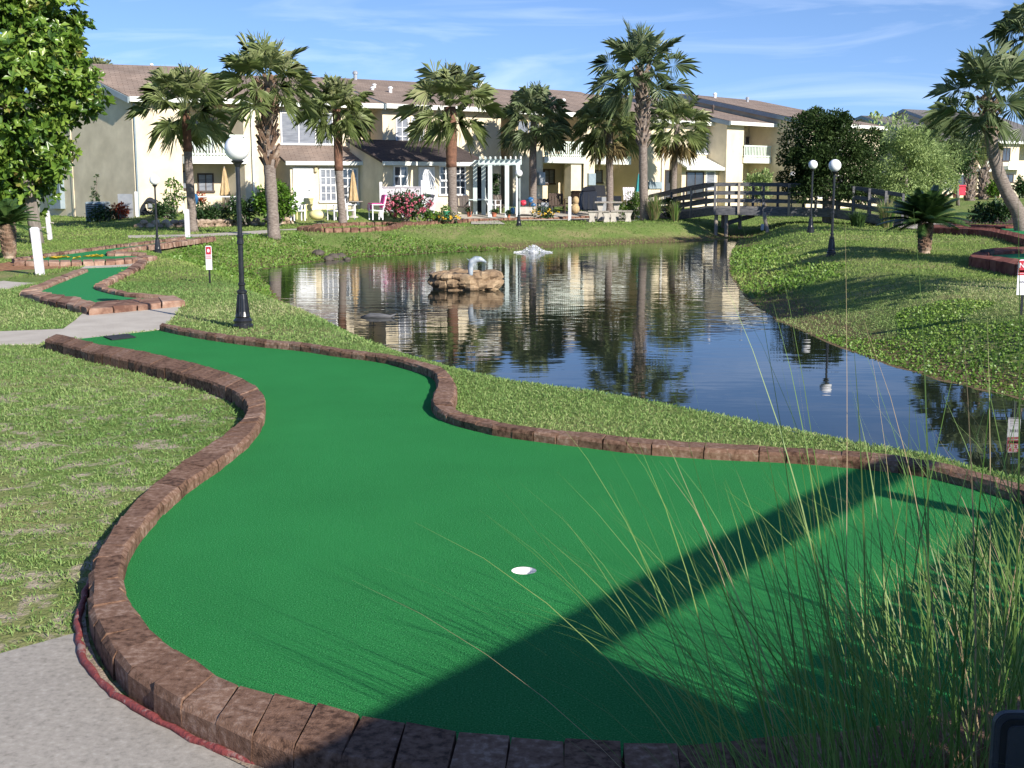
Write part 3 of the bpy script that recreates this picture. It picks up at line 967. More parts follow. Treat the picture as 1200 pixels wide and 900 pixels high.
# third green, far left
g3far = [((13, 302.5), (17, 304)), ((60, 296), (62, 297.5)), ((123, 288), (124, 289.5)), ((170, 282.5), (171, 284)), ((216, 276.5), (218, 278))]
g3near = [((16, 306.5), (20, 304.8)), ((60, 306.8), (60, 304.5)), ((106, 306.5), (106, 304)), ((150, 304.5), (148, 302)), ((184, 300), (170, 298.5))]
g3in = [((172, 296), (168, 297.5)), ((150, 294.5), (148, 297)), ((125, 294.5), (124, 297)), ((150, 291), (146, 290.5)), ((185, 286.5), (180, 285.5)), ((215, 282.5), (210, 281.5)), ((253, 277.5), (248, 276.5))]
for pr, lb, sd in ((g3far, 'long pale brick border on the far side of the leaf-strewn green', 11), (g3near, 'brick border on the near side of the leaf-strewn green behind the tall white post', 12), (g3in, 'wedge of brick border running from the leaf-strewn green up to the back path', 13)):
    _, r_ = border('brick_border', pr, lb, M_block_far, step=.24, ztop=.1, seed=sd, bev=.025, gap=.025, rough=.012, minw=.24)
    BLOCKED.append([p[0] for p in r_] + [p[1] for p in r_[::-1]])
g3turf = pxpoly([(18, 304.5), (60, 297.5), (123, 289.5), (170, 284), (216, 278), (225, 278), (180, 286), (146, 291), (125, 295.5), (150, 298), (170, 299), (150, 303), (106, 305.5), (60, 306)], ZG)
c0 = sum(g3turf, Vector()) / len(g3turf)
o = sheet('putting_green', [(p.x - c0.x, p.y - c0.y) for p in g3turf], ZG, M_turf_far, thick=.03); o.location = (c0.x, c0.y, 0)
tag(o, 'narrow turf lane with fallen leaves near the left lamp post', 'golf green', 'artificial turf golf greens')
BLOCKED.append(g3turf)
rg = np.random.default_rng(2)
fp = []
for x, y in [(62, 302), (64, 302.4), (66, 303), (80, 302), (82, 302.5), (103, 301.5), (112, 300.5), (114, 301), (58, 301.5), (35, 303)]:
    p = G(x, y, ZG + .01)
    for _ in range(3):
        fp.append((p.x + rg.normal() * .15, p.y + rg.normal() * .15, ZG + .02))
fp = np.array(fp)
D = rg.normal(size=fp.shape); D[:, 2] = 0
o = leaves('fallen_leaf', rg, fp, D, np.tile([0, 0, 1.0], (len(fp), 1)), np.full(len(fp), .22), M_yellowp, aspect=.6)
o['kind'] = 'stuff'
# right greens
r1 = [((1200, 288.5), (1200, 293.5)), ((1160, 291), (1163, 295.5)), ((1143, 295), (1158, 297)), ((1136, 300), (1157, 299.5)), ((1156, 303.5), (1166, 300)), ((1190, 309.5), (1196, 303.5)), ((1230, 314), (1234, 307)), ((1275, 318), (1278, 311))]
r2 = [((1200, 262), (1200, 264.5)), ((1170, 263), (1170, 265.5)), ((1130, 262.5), (1130, 264.5)), ((1092, 263), (1096, 265.5))]
r2n = [((1088, 266), (1092, 263.5)), ((1130, 268), (1132, 265.5)), ((1156, 270.3), (1158, 266.8)), ((1180, 275), (1182, 270.5)), ((1200, 280), (1202, 275)), ((1250, 292), (1252, 287))]
for pr, lb, sd in ((r1, 'reddish brick border with a blunt end around the nearer right-hand green', 21), (r2, 'thin sunlit brick border on the far side of the farther right-hand green', 22), (r2n, 'dark reddish brick border on the near side of the farther right-hand green', 23)):
    _, r_ = border('brick_border', pr, lb, M_block_red, step=.3, ztop=.21, seed=sd, bev=.03, gap=.006, rough=.008, minw=.26)
    BLOCKED.append([p[0] for p in r_] + [p[1] for p in r_[::-1]])
for pts_, lb in (([(1156, 300), (1163, 297), (1200, 293), (1290, 291), (1290, 314), (1232, 309), (1195, 304.5)], 'green turf lane cut off by the frame edge behind the red and white sign'),
                 ([(1170, 267), (1150, 265.6), (1200, 263.5), (1260, 263.5), (1260, 286), (1204, 275.5), (1182, 271)], 'narrow green turf lane in front of the dark mulch bed under the leaning palm')):
    tw = pxpoly(pts_, .14)
    c0 = sum(tw, Vector()) / len(tw)
    o = sheet('putting_green', [(p.x - c0.x, p.y - c0.y) for p in tw], .14, M_turf_far, thick=.13); o.location = (c0.x, c0.y, 0)
    tag(o, lb, 'golf green', 'artificial turf golf greens')
    BLOCKED.append(tw)
bk = G(1157, 296, .2)
b = MB(); b.box(-.13, .13, -.1, .1, -.05, .12)
o = b.build('stone_block', M_rockgrey, bevel=.01); o.location = (bk.x, bk.y, .15)
tag(o, 'dark square stone block on the corner of the nearer right-hand green', 'stone block')
mul = pxpoly([(1095, 262), (1140, 258), (1180, 255.5), (1260, 255), (1260, 263), (1170, 263.5), (1120, 263.5)], 0)
o = sheet('mulch_bed', mul, .05, M_mulch, drape=True); o['kind'] = 'structure'; BLOCKED.append(mul)
# ---------------------------------------------------------------- houses
VW = Vector((-.57, .82, 0)).normalized()

class House:
    def __init__(s, name, label, pxL, YL, pxR, YR, D=13, zf=.5, eave=5.55, ridge=7.15, v=VW, group='cream townhouses in the long row', wall=None, cat='townhouse'):
        a, b = Q(pxL, 190, YL), Q(pxR, 190, YR)
        s.P0 = Vector((a.x, a.y, zf)); P1 = Vector((b.x, b.y, zf))
        s.W = (P1 - s.P0).length
        s.u = (P1 - s.P0).normalized()
        s.pv = Vector((-s.u.y, s.u.x, 0))
        s.v = v
        s.vx, s.vy = v.dot(s.u), v.dot(s.pv)
        s.D, s.zf, s.e, s.r = D, zf, eave - zf, ridge - zf
        s.root = thing(name, s.P0, label, cat, group, math.atan2(s.u.y, s.u.x))
        s.wallm = wall or M_stucco
        s.nm = (-s.pv)
    def pt(s, a, d, z):
        return (a + d * s.vx, d * s.vy, z)
    def proj(s, px, py, d=0.0):
        o = s.P0 + s.v * d
        r_ = ray(px, py)
        c = Vector((0, 0, HC))
        t = (o - c).dot(s.pv) / r_.dot(s.pv)
        p = c + r_ * t
        return (p - o).dot(s.u), p.z - s.zf
    def S(s, px, d=0.0):
        return s.proj(px, 200, d)[0]
    def wall(s, segs, extra=None):
        """segs: (s0,s1,depth)"""
        b = MB()
        for s0, s1, d in segs:
            b.hexa([s.pt(s0, d, -.9), s.pt(s1, d, -.9), s.pt(s1, s.D, -.9), s.pt(s0, s.D, -.9), s.pt(s0, d, s.e), s.pt(s1, d, s.e), s.pt(s1, s.D, s.e), s.pt(s0, s.D, s.e)])
        k = len(b.v)
        z0, h = s.e + .002, s.r - .06
        for a in (0.004, s.W - .004):
            b.v += [s.pt(a, 0, z0), s.pt(a, s.D, z0), s.pt(a, s.D / 2, h)]
        b.f += [(k, k + 1, k + 2), (k + 3, k + 5, k + 4), (k, k + 2, k + 5, k + 3), (k + 1, k + 4, k + 5, k + 2), (k, k + 3, k + 4, k + 1)]
        return b.build('wall', s.wallm, s.root)
    def roof(s, m=None, ol=.3, orr=.3, ov=.45, gutter=True, vents=()):
        m = m or M_roof
        sl = (s.r - s.e) / (s.D / 2)
        ze, zr, t = s.e - ov * sl + .03, s.r + .03, .14
        b = MB()
        def slab(d0, z0, d1, z1):
            p = [(-ol, d0, z0), (s.W + orr, d0, z0), (s.W + orr, d1, z1), (-ol, d1, z1)]
            b.hexa([s.pt(*q) for q in p] + [s.pt(q[0], q[1], q[2] + t) for q in p])
        slab(-ov, ze, s.D / 2, zr)
        slab(s.D / 2 + .001, zr, s.D + ov, ze)
        rf = b.build('roof', m, s.root)
        if gutter:
            g = MB()
            p = [(-ol, -ov - .1), (s.W + orr, -ov - .1), (s.W + orr, -ov - .003), (-ol, -ov - .003)]
            g.hexa([s.pt(a, d, ze - .1) for a, d in p] + [s.pt(a, d, ze + .12) for a, d in p])
            g.build('gutter', M_trim, s.root)
        for a in (-ol, s.W + orr):
            g = MB()
            sg = -1 if a < 0 else 1
            a0, a1 = (a - .04, a - .003) if a < 0 else (a + .003, a + .04)
            for d0, z0, d1, z1 in ((-ov, ze, s.D / 2, zr), (s.D / 2 + .002, zr, s.D + ov, ze)):
                p = [(a0, d0, z0), (a1, d0, z0), (a1, d1, z1), (a0, d1, z1)]
                g.hexa([s.pt(q[0], q[1], q[2] - .16) for q in p] + [s.pt(q[0], q[1], q[2] + .1) for q in p])
            g.build('rake_board', M_bluegrey, s.root)
        for (vs, vd, h, r_, mm) in vents:
            z = zr - sl * abs(s.D / 2 - vd)
            x, y, _ = s.pt(vs, vd, 0)
            g = MB()
            g.lathe([(r_, z - .1), (r_, z + h * .7), (r_ * 1.5, z + h * .72), (r_ * 1.5, z + h * .85), (r_ * .8, z + h)], (x, y, 0), 10)
            g.build('vent_pipe', mm, rf)
    def win(s, x0, y0, x1, y1, d=0.0, cols=2, rows=2, fm=None, gm=None, fw=.07, name='window'):
        a0, z1 = s.proj(x0, y0, d)
        a1, z0 = s.proj(x1, y1, d)
        ox, oy, _ = s.pt(0, d, 0)
        a0, a1 = a0 + ox, a1 + ox
        fm, gm = fm or M_white, gm or M_glass
        f = MB()
        ya, yb = oy - .06, oy + .05
        f.box(a0, a1, ya, yb, z1 - fw, z1); f.box(a0 - .04, a1 + .04, ya - .04, yb, z0 - .02, z0 + fw)
        f.box(a0, a0 + fw, ya, yb, z0 + fw, z1 - fw); f.box(a1 - fw, a1, ya, yb, z0 + fw, z1 - fw)
        iw, ih = a1 - a0 - 2 * fw, z1 - z0 - 2 * fw
        for c in range(1, cols):
            x = a0 + fw + iw * c / cols
            f.box(x - .022, x + .022, ya + .015, yb, z0 + fw, z1 - fw)
        for r_ in range(1, rows):
            z = z0 + fw + ih * r_ / rows
            hh = .04 if r_ * 2 == rows else .016
            xs_ = [a0 + fw] + [a0 + fw + iw * c / cols for c in range(1, cols)] + [a1 - fw]
            for c in range(cols):
                f.box(xs_[c] + (.022 if c else 0), xs_[c + 1] - (.022 if c < cols - 1 else 0), ya + .015, yb, z - hh, z + hh)
        w = f.build(name, fm, s.root)
        p = MB()
        p.box(a0 + fw * .5, a1 - fw * .5, oy - .02, oy - .004, z0 + fw * .5, z1 - fw * .5)
        p.build('pane', gm, w)
        return w
    def door(s, x0, y0, x1, y1, d=0.0, m=None, trim=True):
        a0, z1 = s.proj(x0, y0, d)
        a1, z0 = s.proj(x1, y1, d)
        ox, oy, _ = s.pt(0, d, 0)
        a0, a1 = a0 + ox, a1 + ox
        b = MB()
        b.box(a0, a1, oy - .05, oy + .04, z0, z1)
        for i in range(2):
            za = z0 + (z1 - z0) * (.1 + .45 * i); zb = za + (z1 - z0) * .36
            for j in range(2):
                xa = a0 + (a1 - a0) * (.13 + .41 * j); xb = xa + (a1 - a0) * .33
                b.box(xa, xb, oy - .062, oy - .045, za, zb)
        dr = b.build('door', m or M_door, s.root, bevel=.004)
        if trim:
            t = MB()
            t.box(a0 - .1, a0 - .003, oy - .07, oy + .03, z0, z1 + .1); t.box(a1 + .003, a1 + .1, oy - .07, oy + .03, z0, z1 + .1); t.box(a0 - .003, a1 + .003, oy - .07, oy + .03, z1 + .003, z1 + .1)
            t.build('door_frame', M_white, s.root)
        h = MB(); h.ball((a1 - .1, oy - .1, (z0 + z1) / 2), .04)
        h.build('handle', M_metal, dr)
        return dr
    def balcony(s, x0, ytop, x1, ybot, depth, n=22, out=.12, m=None, skirt=.34):
        a0, zt = s.proj(x0, ytop); a1, zb = s.proj(x1, ybot)
        m = m or M_rail
        b = MB()
        b.hexa([s.pt(a0, -out, zb), s.pt(a1, -out, zb), s.pt(a1, depth, zb), s.pt(a0, depth, zb), s.pt(a0, -out, zb + skirt), s.pt(a1, -out, zb + skirt), s.pt(a1, depth, zb + .2), s.pt(a0, depth, zb + .2)])
        bal = b.build('balcony', M_trim if m is M_rail else m, s.root)
        r_ = MB()
        def rail(z0, z1, o=.03):
            r_.hexa([s.pt(a0, -out - o, z0), s.pt(a1, -out - o, z0), s.pt(a1, -out + .05, z0), s.pt(a0, -out + .05, z0), s.pt(a0, -out - o, z1), s.pt(a1, -out - o, z1), s.pt(a1, -out + .05, z1), s.pt(a0, -out + .05, z1)])
        rail(zt - .1, zt)
        rail(zb + skirt + .06, zb + skirt + .13)
        for i in range(n):
            x = a0 + (a1 - a0) * (i + .5) / n
            w = (a1 - a0) / n * .27
            r_.hexa([s.pt(x - w, -out, zb + skirt - .02), s.pt(x + w, -out, zb + skirt - .02), s.pt(x + w, -out + .035, zb + skirt - .02), s.pt(x - w, -out + .035, zb + skirt - .02),
                     s.pt(x - w, -out, zt - .05), s.pt(x + w, -out, zt - .05), s.pt(x + w, -out + .035, zt - .05), s.pt(x - w, -out + .035, zt - .05)])
        r_.build('railing', m, bal)
    def bump(s, x0, x1, b_, ztop, zhigh, roofm, ol=.15, orr=.15, ov=.3, xr0=None):
        a0, a1 = s.S(x0, -b_), s.S(x1, -b_)
        w = MB()
        w.hexa([s.pt(a0, -b_, -.9), s.pt(a1, -b_, -.9), s.pt(a1, -.003, -.9), s.pt(a0, -.003, -.9), s.pt(a0, -b_, ztop), s.pt(a1, -b_, ztop), s.pt(a1, -.003, zhigh - .05), s.pt(a0, -.003, zhigh - .05)])
        w.build('sunroom_wall', s.wallm, s.root)
        sl = (zhigh - ztop) / b_
        ze = ztop - ov * sl
        r_ = MB()
        p = [(a0 - ol, -b_ - ov, ze), (a1 + orr, -b_ - ov, ze), (a1 + orr, -.003, zhigh), (a0 - ol, -.003, zhigh)]
        r_.hexa([s.pt(q[0], q[1], q[2] + .01) for q in p] + [s.pt(q[0], q[1], q[2] + .12) for q in p])
        r_.build('lean_to_roof', roofm, s.root)
        g = MB()
        p = [(a0 - ol, -b_ - ov - .09), (a1 + orr, -b_ - ov - .09), (a1 + orr, -b_ - ov - .003), (a0 - ol, -b_ - ov - .003)]
        g.hexa([s.pt(a, d, ze - .08) for a, d in p] + [s.pt(a, d, ze + .1) for a, d in p])
        g.build('gutter', M_trim, s.root)
        return a0, a1
    def part(s, name, x0, y0, x1, y1, d, depth, m, bevel=0):
        """a box fixed on the wall plane at depth d, sticking out by depth"""
        a0, z1 = s.proj(x0, y0, d); a1, z0 = s.proj(x1, y1, d)
        ox, oy, _ = s.pt(0, d, 0)
        b = MB(); b.box(a0 + ox, a1 + ox, oy - depth, oy + .02, z0, z1)
        return b.build(name, m, s.root, bevel=bevel)

# A: left end unit
A = House('townhouse', 'left end townhouse with a shaded windowless gable wall and a recessed patio under a balcony', 157, 59.2 * K, 303, 61.3 * K, D=9.7, zf=.25, v=Vector((-.77, .638, 0)))
sA = [A.S(157), A.S(214), A.S(287), A.S(303)]
A.wall([(0, sA[1], 0), (sA[1], sA[2], 1.8), (sA[2], A.W, 0)])
A.roof(ol=.35, orr=.1, vents=[(2.6, 6.2, .55, .09, M_metal), (3.8, 5, .3, .06, M_white)])
A.balcony(213, 157, 288, 192, 1.8, n=20)
A.win(221, 136, 252, 178, 1.8, cols=2, rows=1, fm=M_brown, gm=M_blind)
A.win(256, 132, 284, 160, 1.8, cols=2, rows=1, fm=M_brown, gm=M_blind)
A.win(231, 203, 251, 225, 1.8, cols=2, rows=1, fm=M_brown, gm=M_blind)
A.win(212, 200, 224, 222, 1.8, cols=1, rows=1, fm=M_brown, gm=M_blind)
b = MB(); pA = A.proj(295, 150); b.tube([(pA[0], -.08, -.4), (pA[0], -.08, A.e - .1)], .05); b.build('downpipe', M_trim, A.root)
b = MB(); b.tube([(.1, -.08, -.5), (.1, -.08, A.e - .25)], .045); b.build('downpipe', M_bluegrey, A.root)
# things on the shaded gable: a tall pale panel seam, meters
def gable_box(H_, name, d0, d1, z0, z1, out, m, bevel=.0):
    b = MB()
    vx, vy = H_.vx, H_.vy
    def q(d, o, z):
        return (d * vx - o * vy, d * vy + o * vx, z)
    b.hexa([q(d0, out, z0), q(d0, -.02, z0), q(d1, -.02, z0), q(d1, out, z0), q(d0, out, z1), q(d0, -.02, z1), q(d1, -.02, z1), q(d1, out, z1)])
    return b.build(name, m, H_.root)
gable_box(A, 'wall_seam', 5.05, 5.2, -.4, 5.7, .03, M_stucco)
gable_box(A, 'utility_cabinet', 5.9, 6.9, .3, 2.3, .25, M_bluegrey)
gable_box(A, 'conduit', 6.3, 6.36, 2.3, 5.0, .06, M_bluegrey)

# B
B = House('townhouse', 'townhouse with a three-pane upper window and white door under a brown lean-to', 303, 63.3 * K, 448, 65.2 * K)
B.wall([(0, B.S(411), 0), (B.S(411), B.W, 1.3)])
B.roof(ol=.05, orr=.05, vents=[(4.4, 4.6, .5, .1, M_metal), (8.0, 3.0, .35, .09, M_white), (7.8, 4.3, .25, .08, M_white), (5.3, 6.2, .5, .1, M_metal)])
B.win(328, 131, 391, 170, 0, cols=3, rows=1, gm=M_blind, fm=M_white)
B.part('wall_lamp', 432, 150, 440, 168, 1.3, .25, M_black, .03)
b = MB(); q = B.proj(434, 139, 1.3); b.lathe([(.24, 0), (.24, .1), (.16, .14)], (0, 0, 0), 14); o = b.build('wall_vent', M_stucco2, B.root); ox, oy, _ = B.pt(0, 1.3, 0); o.location = (q[0] + ox, oy, q[1]); o.rotation_euler = (math.pi / 2, 0, 0)
B.bump(340, 421, 1.7, 2.3, 2.95, M_roof, ol=.35)
B.door(345.5, 199, 365.5, 246.5, -1.7)
B.win(374, 197, 395, 237, -1.7, cols=3, rows=4, gm=M_blind)
B.win(400, 197, 420, 240, -1.7, cols=3, rows=4)
b = MB(); q = B.proj(370, 198, -1.7); ox, oy, _ = B.pt(0, -1.7, 0); b.box(q[0] + ox - .07, q[0] + ox + .07, oy - .15, oy, q[1] - .15, q[1] + .12); b.build('porch_lamp', M_stucco2, B.root, bevel=.02)

# C
C_ = House('townhouse', 'townhouse with a long sunroom under a dark lean-to roof and a wall clock', 449, 65.0 * K, 601, 69.5 * K)
C_.wall([(0, C_.S(587), 0), (C_.S(587), C_.W, 1.2)])
C_.roof(ol=.05, orr=.05, vents=[(1.8, 6.2, .6, .1, M_metal), (5.6, 2.8, .5, .1, M_white), (1.2, 3.2, .3, .08, M_white), (9.5, 5.8, .5, .1, M_white)])
C_.win(463, 137, 479, 172, 0, cols=2, rows=3, gm=M_blind)
C_.win(481, 137, 497, 172, 0, cols=2, rows=3, gm=M_blind)
C_.bump(449, 560, 3.3, 2.25, 3.25, M_roofdark, ol=.2, orr=.35)
C_.win(460.5, 194, 477.5, 219, -3.3, cols=2, rows=2)
C_.win(514, 194, 530, 229, -3.3, cols=2, rows=4)
C_.win(532, 194, 545.5, 229, -3.3, cols=2, rows=4)
C_.door(492, 198, 507, 243, -3.3)
q = C_.proj(499.5, 190.5, -3.3); ox, oy, _ = C_.pt(0, -3.3, 0)
b = MB(); b.lathe([(.16, 0), (.16, .05), (.125, .055), (.125, .035)], (0, 0, 0), 20); ck = b.build('wall_clock', M_black, C_.root); ck.location = (q[0] + ox, oy - .003, q[1]); ck.rotation_euler = (math.pi / 2, 0, 0)
b = MB(); b.lathe([(.12, .04), (.12, .058)], (0, 0, 0), 20); b.build('dial', M_white, ck)
b = MB(); b.box(-.008, .008, 0, .085, .059, .064); b.box(0, .06, -.008, .008, .065, .07); b.build('hands', M_ink, ck)

# D
D_ = House('townhouse', 'townhouse with a pale green balcony rail beside a pillar, behind the covered grill', 601, 70.2 * K, 697, 75.0 * K, ridge=7.1)
D_.wall([(0, D_.S(636), 0), (D_.S(636), D_.S(684), 2.0), (D_.S(684), D_.W, 0)])
D_.roof(ol=.05, orr=.1, vents=[(6.2, 2.6, .4, .09, M_white)])
D_.balcony(637, 165, 684.5, 191.5, 2.0, n=20)
D_.win(636.5, 198, 649.5, 216, 2.0, cols=2, rows=1, fm=M_brown, gm=M_blind)
D_.win(640, 146, 668, 176, 2.0, cols=2, rows=1, fm=M_brown)
D_.part('meter_box', 629, 202, 636, 217, -.0, .2, M_metal, .01)
a0 = D_.S(670); b = MB(); b.box(a0, D_.S(682), .05, .55, -.9, D_.proj(676, 191)[1]); b.build('pillar', M_stucco, D_.root)
D_.part('meter_box', 688, 203, 696, 217, 0, .15, M_bluegrey, .01)
D_.win(605, 140, 632, 170, 0, cols=2, rows=1, gm=M_blind, fm=M_stucco2)

# E
E_ = House('townhouse', 'townhouse with a deep shaded patio and a short pale balcony behind the big palm', 698, 75.8 * K, 757, 79.2 * K, ridge=7.35)
E_.wall([(0, E_.W, 2.4)])
E_.roof(ol=.2, orr=.05)
E_.balcony(698, 183, 738, 193, 2.4, n=18)
E_.win(697, 199, 705.5, 215, 2.4, cols=1, rows=1, fm=M_brown, gm=M_blind)
E_.win(706, 150, 730, 183, 2.4, cols=2, rows=1, fm=M_brown)
b = MB(); b.box(E_.S(752), E_.W - .01, .02, 2.3, -.9, E_.e - .01); b.build('side_wall', M_stucco2, E_.root)

# F
F_ = House('townhouse', 'townhouse with a big upper window and sliding door behind the bridge ramp', 758, 80.5 * K, 843, 86.0 * K, D=20, ridge=7.7)
F_.wall([(0, F_.W, 0)])
F_.roof(ol=.1, orr=.15, vents=[(8, 6.5, .6, .1, M_metal)])
F_.win(806, 155, 836, 181, 0, cols=2, rows=1, gm=M_blind)
F_.bump(799, 846, 1.0, 2.35, 2.75, M_trim, ol=.1, orr=.1, ov=.5)
F_.win(804, 201, 824, 233, -1.0, cols=2, rows=1, fm=M_brown, name='sliding_door')
F_.win(827, 200, 837, 222, -1.0, cols=1, rows=1, fm=M_white, gm=M_blind)
F_.win(779, 199, 796, 232, 0, cols=2, rows=1, fm=M_brown, name='sliding_door')
F_.part('wall_panel', 758.5, 213, 775, 221, 0, .12, M_bluegrey)
b = MB(); q = F_.proj(776, 150); b.tube([(q[0], -.1, -.5), (q[0], -.1, F_.e - .1)], .07); b.build('downpipe', M_white, F_.root)

# G
G_ = House('townhouse', 'townhouse with a blank sunlit front wall and a small pale balcony above the bridge', 851, 83.6 * K, 912, 88.0 * K, D=22, ridge=7.75)
G_.wall([(0, G_.S(870.5), 0), (G_.S(870.5), G_.W, 2.0)])
G_.roof(ol=.25, orr=.05, m=M_roof, vents=[(2, 3, .7, .07, M_brown), (5.0, 9, .5, .1, M_metal)])
G_.balcony(870.5, 170, 901.5, 191.5, 2.0, n=18)
G_.win(874, 160, 890, 182, 2.0, cols=2, rows=1, fm=M_brown)
# H
H_ = House('townhouse', 'last townhouse of the row, half hidden behind the dark round tree', 946, 84.5 * K, 1030, 92.0 * K, D=24, ridge=7.9)
H_.wall([(0, H_.W, 0)])
H_.roof(ol=.3, orr=.1, vents=[(3, 11, .5, .1, M_white), (6, 10, .5, .1, M_metal)])
H_.win(958, 160, 985, 190, 0)
H_.win(958, 205, 985, 232, 0)
# neighbours far left and far right
Lh = House('neighbour_house', 'cream neighbouring house with a wing coloured blue-grey for shade, glimpsed under the left tree', -70, 74 * K, 19, 78 * K, D=12, zf=.1, ridge=7.2, group='houses across the grounds', cat='house')
Lh.wall([(0, Lh.W, 0)])
Lh.roof(m=M_roofgrey)
Lh.win(-2, 240, 7, 250, 0, cols=1, rows=1, fm=M_brown)
b = MB(); a0 = Lh.W + .01; b.hexa([Lh.pt(a0, 3, -.9), Lh.pt(a0 + 3.2, 3, -.9), Lh.pt(a0 + 3.2, 11, -.9), Lh.pt(a0, 11, -.9), Lh.pt(a0, 3, 4.4), Lh.pt(a0 + 3.2, 3, 4.4), Lh.pt(a0 + 3.2, 11, 4.4), Lh.pt(a0, 11, 4.4)]); b.build('side_wing', M_bluegrey, Lh.root)  # the wing's blue-grey colour stands in for shade on a pale wall
R1 = House('far_house', 'distant house with a dark glazed porch left of the leaning palm', 1092, 118 * K, 1150, 122 * K, D=16, zf=.45, ridge=7.9, group='houses across the grounds', cat='house')
R1.wall([(0, R1.W, 0)])
R1.roof(m=M_roofgrey, ol=.2)
R1.win(1105, 204, 1130, 222, 0, cols=3, rows=1, fm=M_white)
R1.win(1108, 203, 1114, 215, -.2, cols=1, rows=1, fm=M_white)
R1.part('sunlit_bay', 1139, 175, 1149, 221, 0, .8, M_stucco)
R2 = House('far_house', 'distant house with a box balcony and grey roof seen right of the leaning palm', 1153, 119 * K, 1250, 126 * K, D=18, zf=.45, ridge=8.6, group='houses across the grounds', cat='house')
R2.wall([(0, R2.S(1173), 2.0), (R2.S(1173), R2.S(1193), 0), (R2.S(1193), R2.W, 2.2)])
R2.roof(m=M_roofgrey, ol=.2, vents=[(6, 5, .5, .1, M_metal)])
R2.win(1175, 173, 1183, 189, 0, cols=2, rows=1, fm=M_brown)
R2.win(1176, 204, 1187, 214, 0, cols=2, rows=1, fm=M_brown)
R2.balcony(1172, 189, 1192, 199, 1.0, n=16, out=.9)
R2.balcony(1154, 189, 1170, 201, 1.6, n=12)

# ---------------------------------------------------------------- palms
def fan_crown(seed, nleaf, el0, el1, R_=1.0, nb=27, droop=.25):
    rg = np.random.default_rng(seed)
    V, Fc, RN = [], [], []
    def tri(a, b_, c, d, r_):
        k = len(V)
        V.extend([a, b_, c, d]); RN.extend([r_] * 4)
        Fc.append((k, k + 1, k + 2)); Fc.append((k, k + 2, k + 3))
    Z = np.array([0, 0, 1.0])
    for i in range(nleaf):
        t = (i + .5) / nleaf
        el = math.radians(el0 + (el1 - el0) * t ** 1.05 + rg.normal() * 9)
        az = i * 2.39996 + rg.normal() * .2
        d = np.array([math.cos(el) * math.cos(az), math.cos(el) * math.sin(az), math.sin(el)])
        Lp = R_ * (.38 + .3 * rg.random())
        p0 = np.array([0, 0, -.02 * i / nleaf]) + d * .05
        g = .1 + .1 * rg.random()
        pm = p0 + d * Lp * .5 - Z * g * .2 * Lp
        p1 = p0 + d * Lp - Z * g * Lp
        d1 = p1 - pm; d1 /= np.linalg.norm(d1)
        sd = np.cross(d1, Z); sd /= max(np.linalg.norm(sd), 1e-6)
        up = np.cross(sd, d1)
        tint = rg.random() * .35 + (.3 if t < .4 else .05)
        w = .014 * R_
        for a, c in ((p0, pm), (pm, p1)):
            tri(a - sd * w, a + sd * w, c + sd * w * .8, c - sd * w * .8, .75)
        roll = rg.normal() * .75
        s2 = sd * math.cos(roll) + up * math.sin(roll)
        u2 = np.cross(s2, d1)
        Lf = R_ * (.46 + .1 * rg.random())
        for k in range(nb):
            u = -1 + 2 * (k + .5) / nb
            a = u * math.radians(118) + rg.normal() * .04
            bd = d1 * math.cos(a) + s2 * math.sin(a) + u2 * (.55 * abs(math.sin(a)) - .06)
            bd /= np.linalg.norm(bd)
            base = p1 + d1 * (1 - abs(u)) * .14 * R_
            ln = Lf * (1 - .3 * u * u) * (.8 + .35 * rg.random())
            dr = droop * (.6 + .8 * rg.random())
            mid = base + bd * ln * .55 - Z * ln * dr * .18
            tip = base + bd * ln * (1 - dr * .2) - Z * ln * dr
            wv = np.cross(bd, u2); wv /= max(np.linalg.norm(wv), 1e-6)
            wv = wv * R_ * .0092
            tri(base, mid - wv, tip, mid + wv, float(np.clip(tint + rg.random() * .4, 0, 1)))
    return np.array(V), np.array(Fc), np.array(RN)

CROWNS = {}
for nm, sd, nl, e0_, e1_, mt, dr in (('a', 1, 46, 89, -40, M_palm, .34), ('b', 2, 52, 89, -48, M_palm, .45), ('c', 3, 42, 88, -36, M_palm, .28), ('d', 4, 50, 89, -46, M_palmdark, .4), ('e', 5, 42, 88, -40, M_palmdark, .28)):
    V, Fc, RN = fan_crown(sd, nl, e0_, e1_, droop=dr)
    CROWNS[nm] = np_mesh('crown', V, Fc, mt, None, RN)
V, Fc, RN = fan_crown(9, 9, -38, -72, droop=.6, nb=22)
DEAD = np_mesh('dead_fronds', V, Fc, M_palmdead, None, RN)
proto_used = set()

def inst(proto, key, parent, loc, sc, rz):
    if key in proto_used:
        o = proto.copy(); COL.objects.link(o)
    else:
        o = proto; proto_used.add(key)
    o.parent = parent
    o.location = loc
    o.scale = (sc, sc, sc)
    o.rotation_euler = (0, 0, rz)
    return o

def boots_mesh(rg, path, n, r0, r1, ln, m, parent):
    """old leaf bases: split wedges wrapped in a criss-cross round the upper trunk"""
    b = MB()
    Lp = len(path) - 1
    for i in range(n):
        t = i / n
        f = t * Lp; k = min(int(f), Lp - 1)
        p = path[k].lerp(path[k + 1], f - k)
        az = i * 2.39996
        r_ = r0 + (r1 - r0) * t
        o = Vector((math.cos(az), math.sin(az), 0)); sd = Vector((-o.y, o.x, 0))
        for sg in (-1, 1):
            a = p + o * r_ * .75 + sd * sg * r_ * .1 - Vector((0, 0, ln * .5))
            c = p + o * (r_ * 1.35 + rg.random() * .06) + sd * sg * r_ * (.45 + .2 * rg.random()) + Vector((0, 0, ln * .5 + rg.random() * .08))
            b.bar(a, c, r_ * .42, r_ * .16, up=o)
    return b.build('leaf_bases', m, parent)

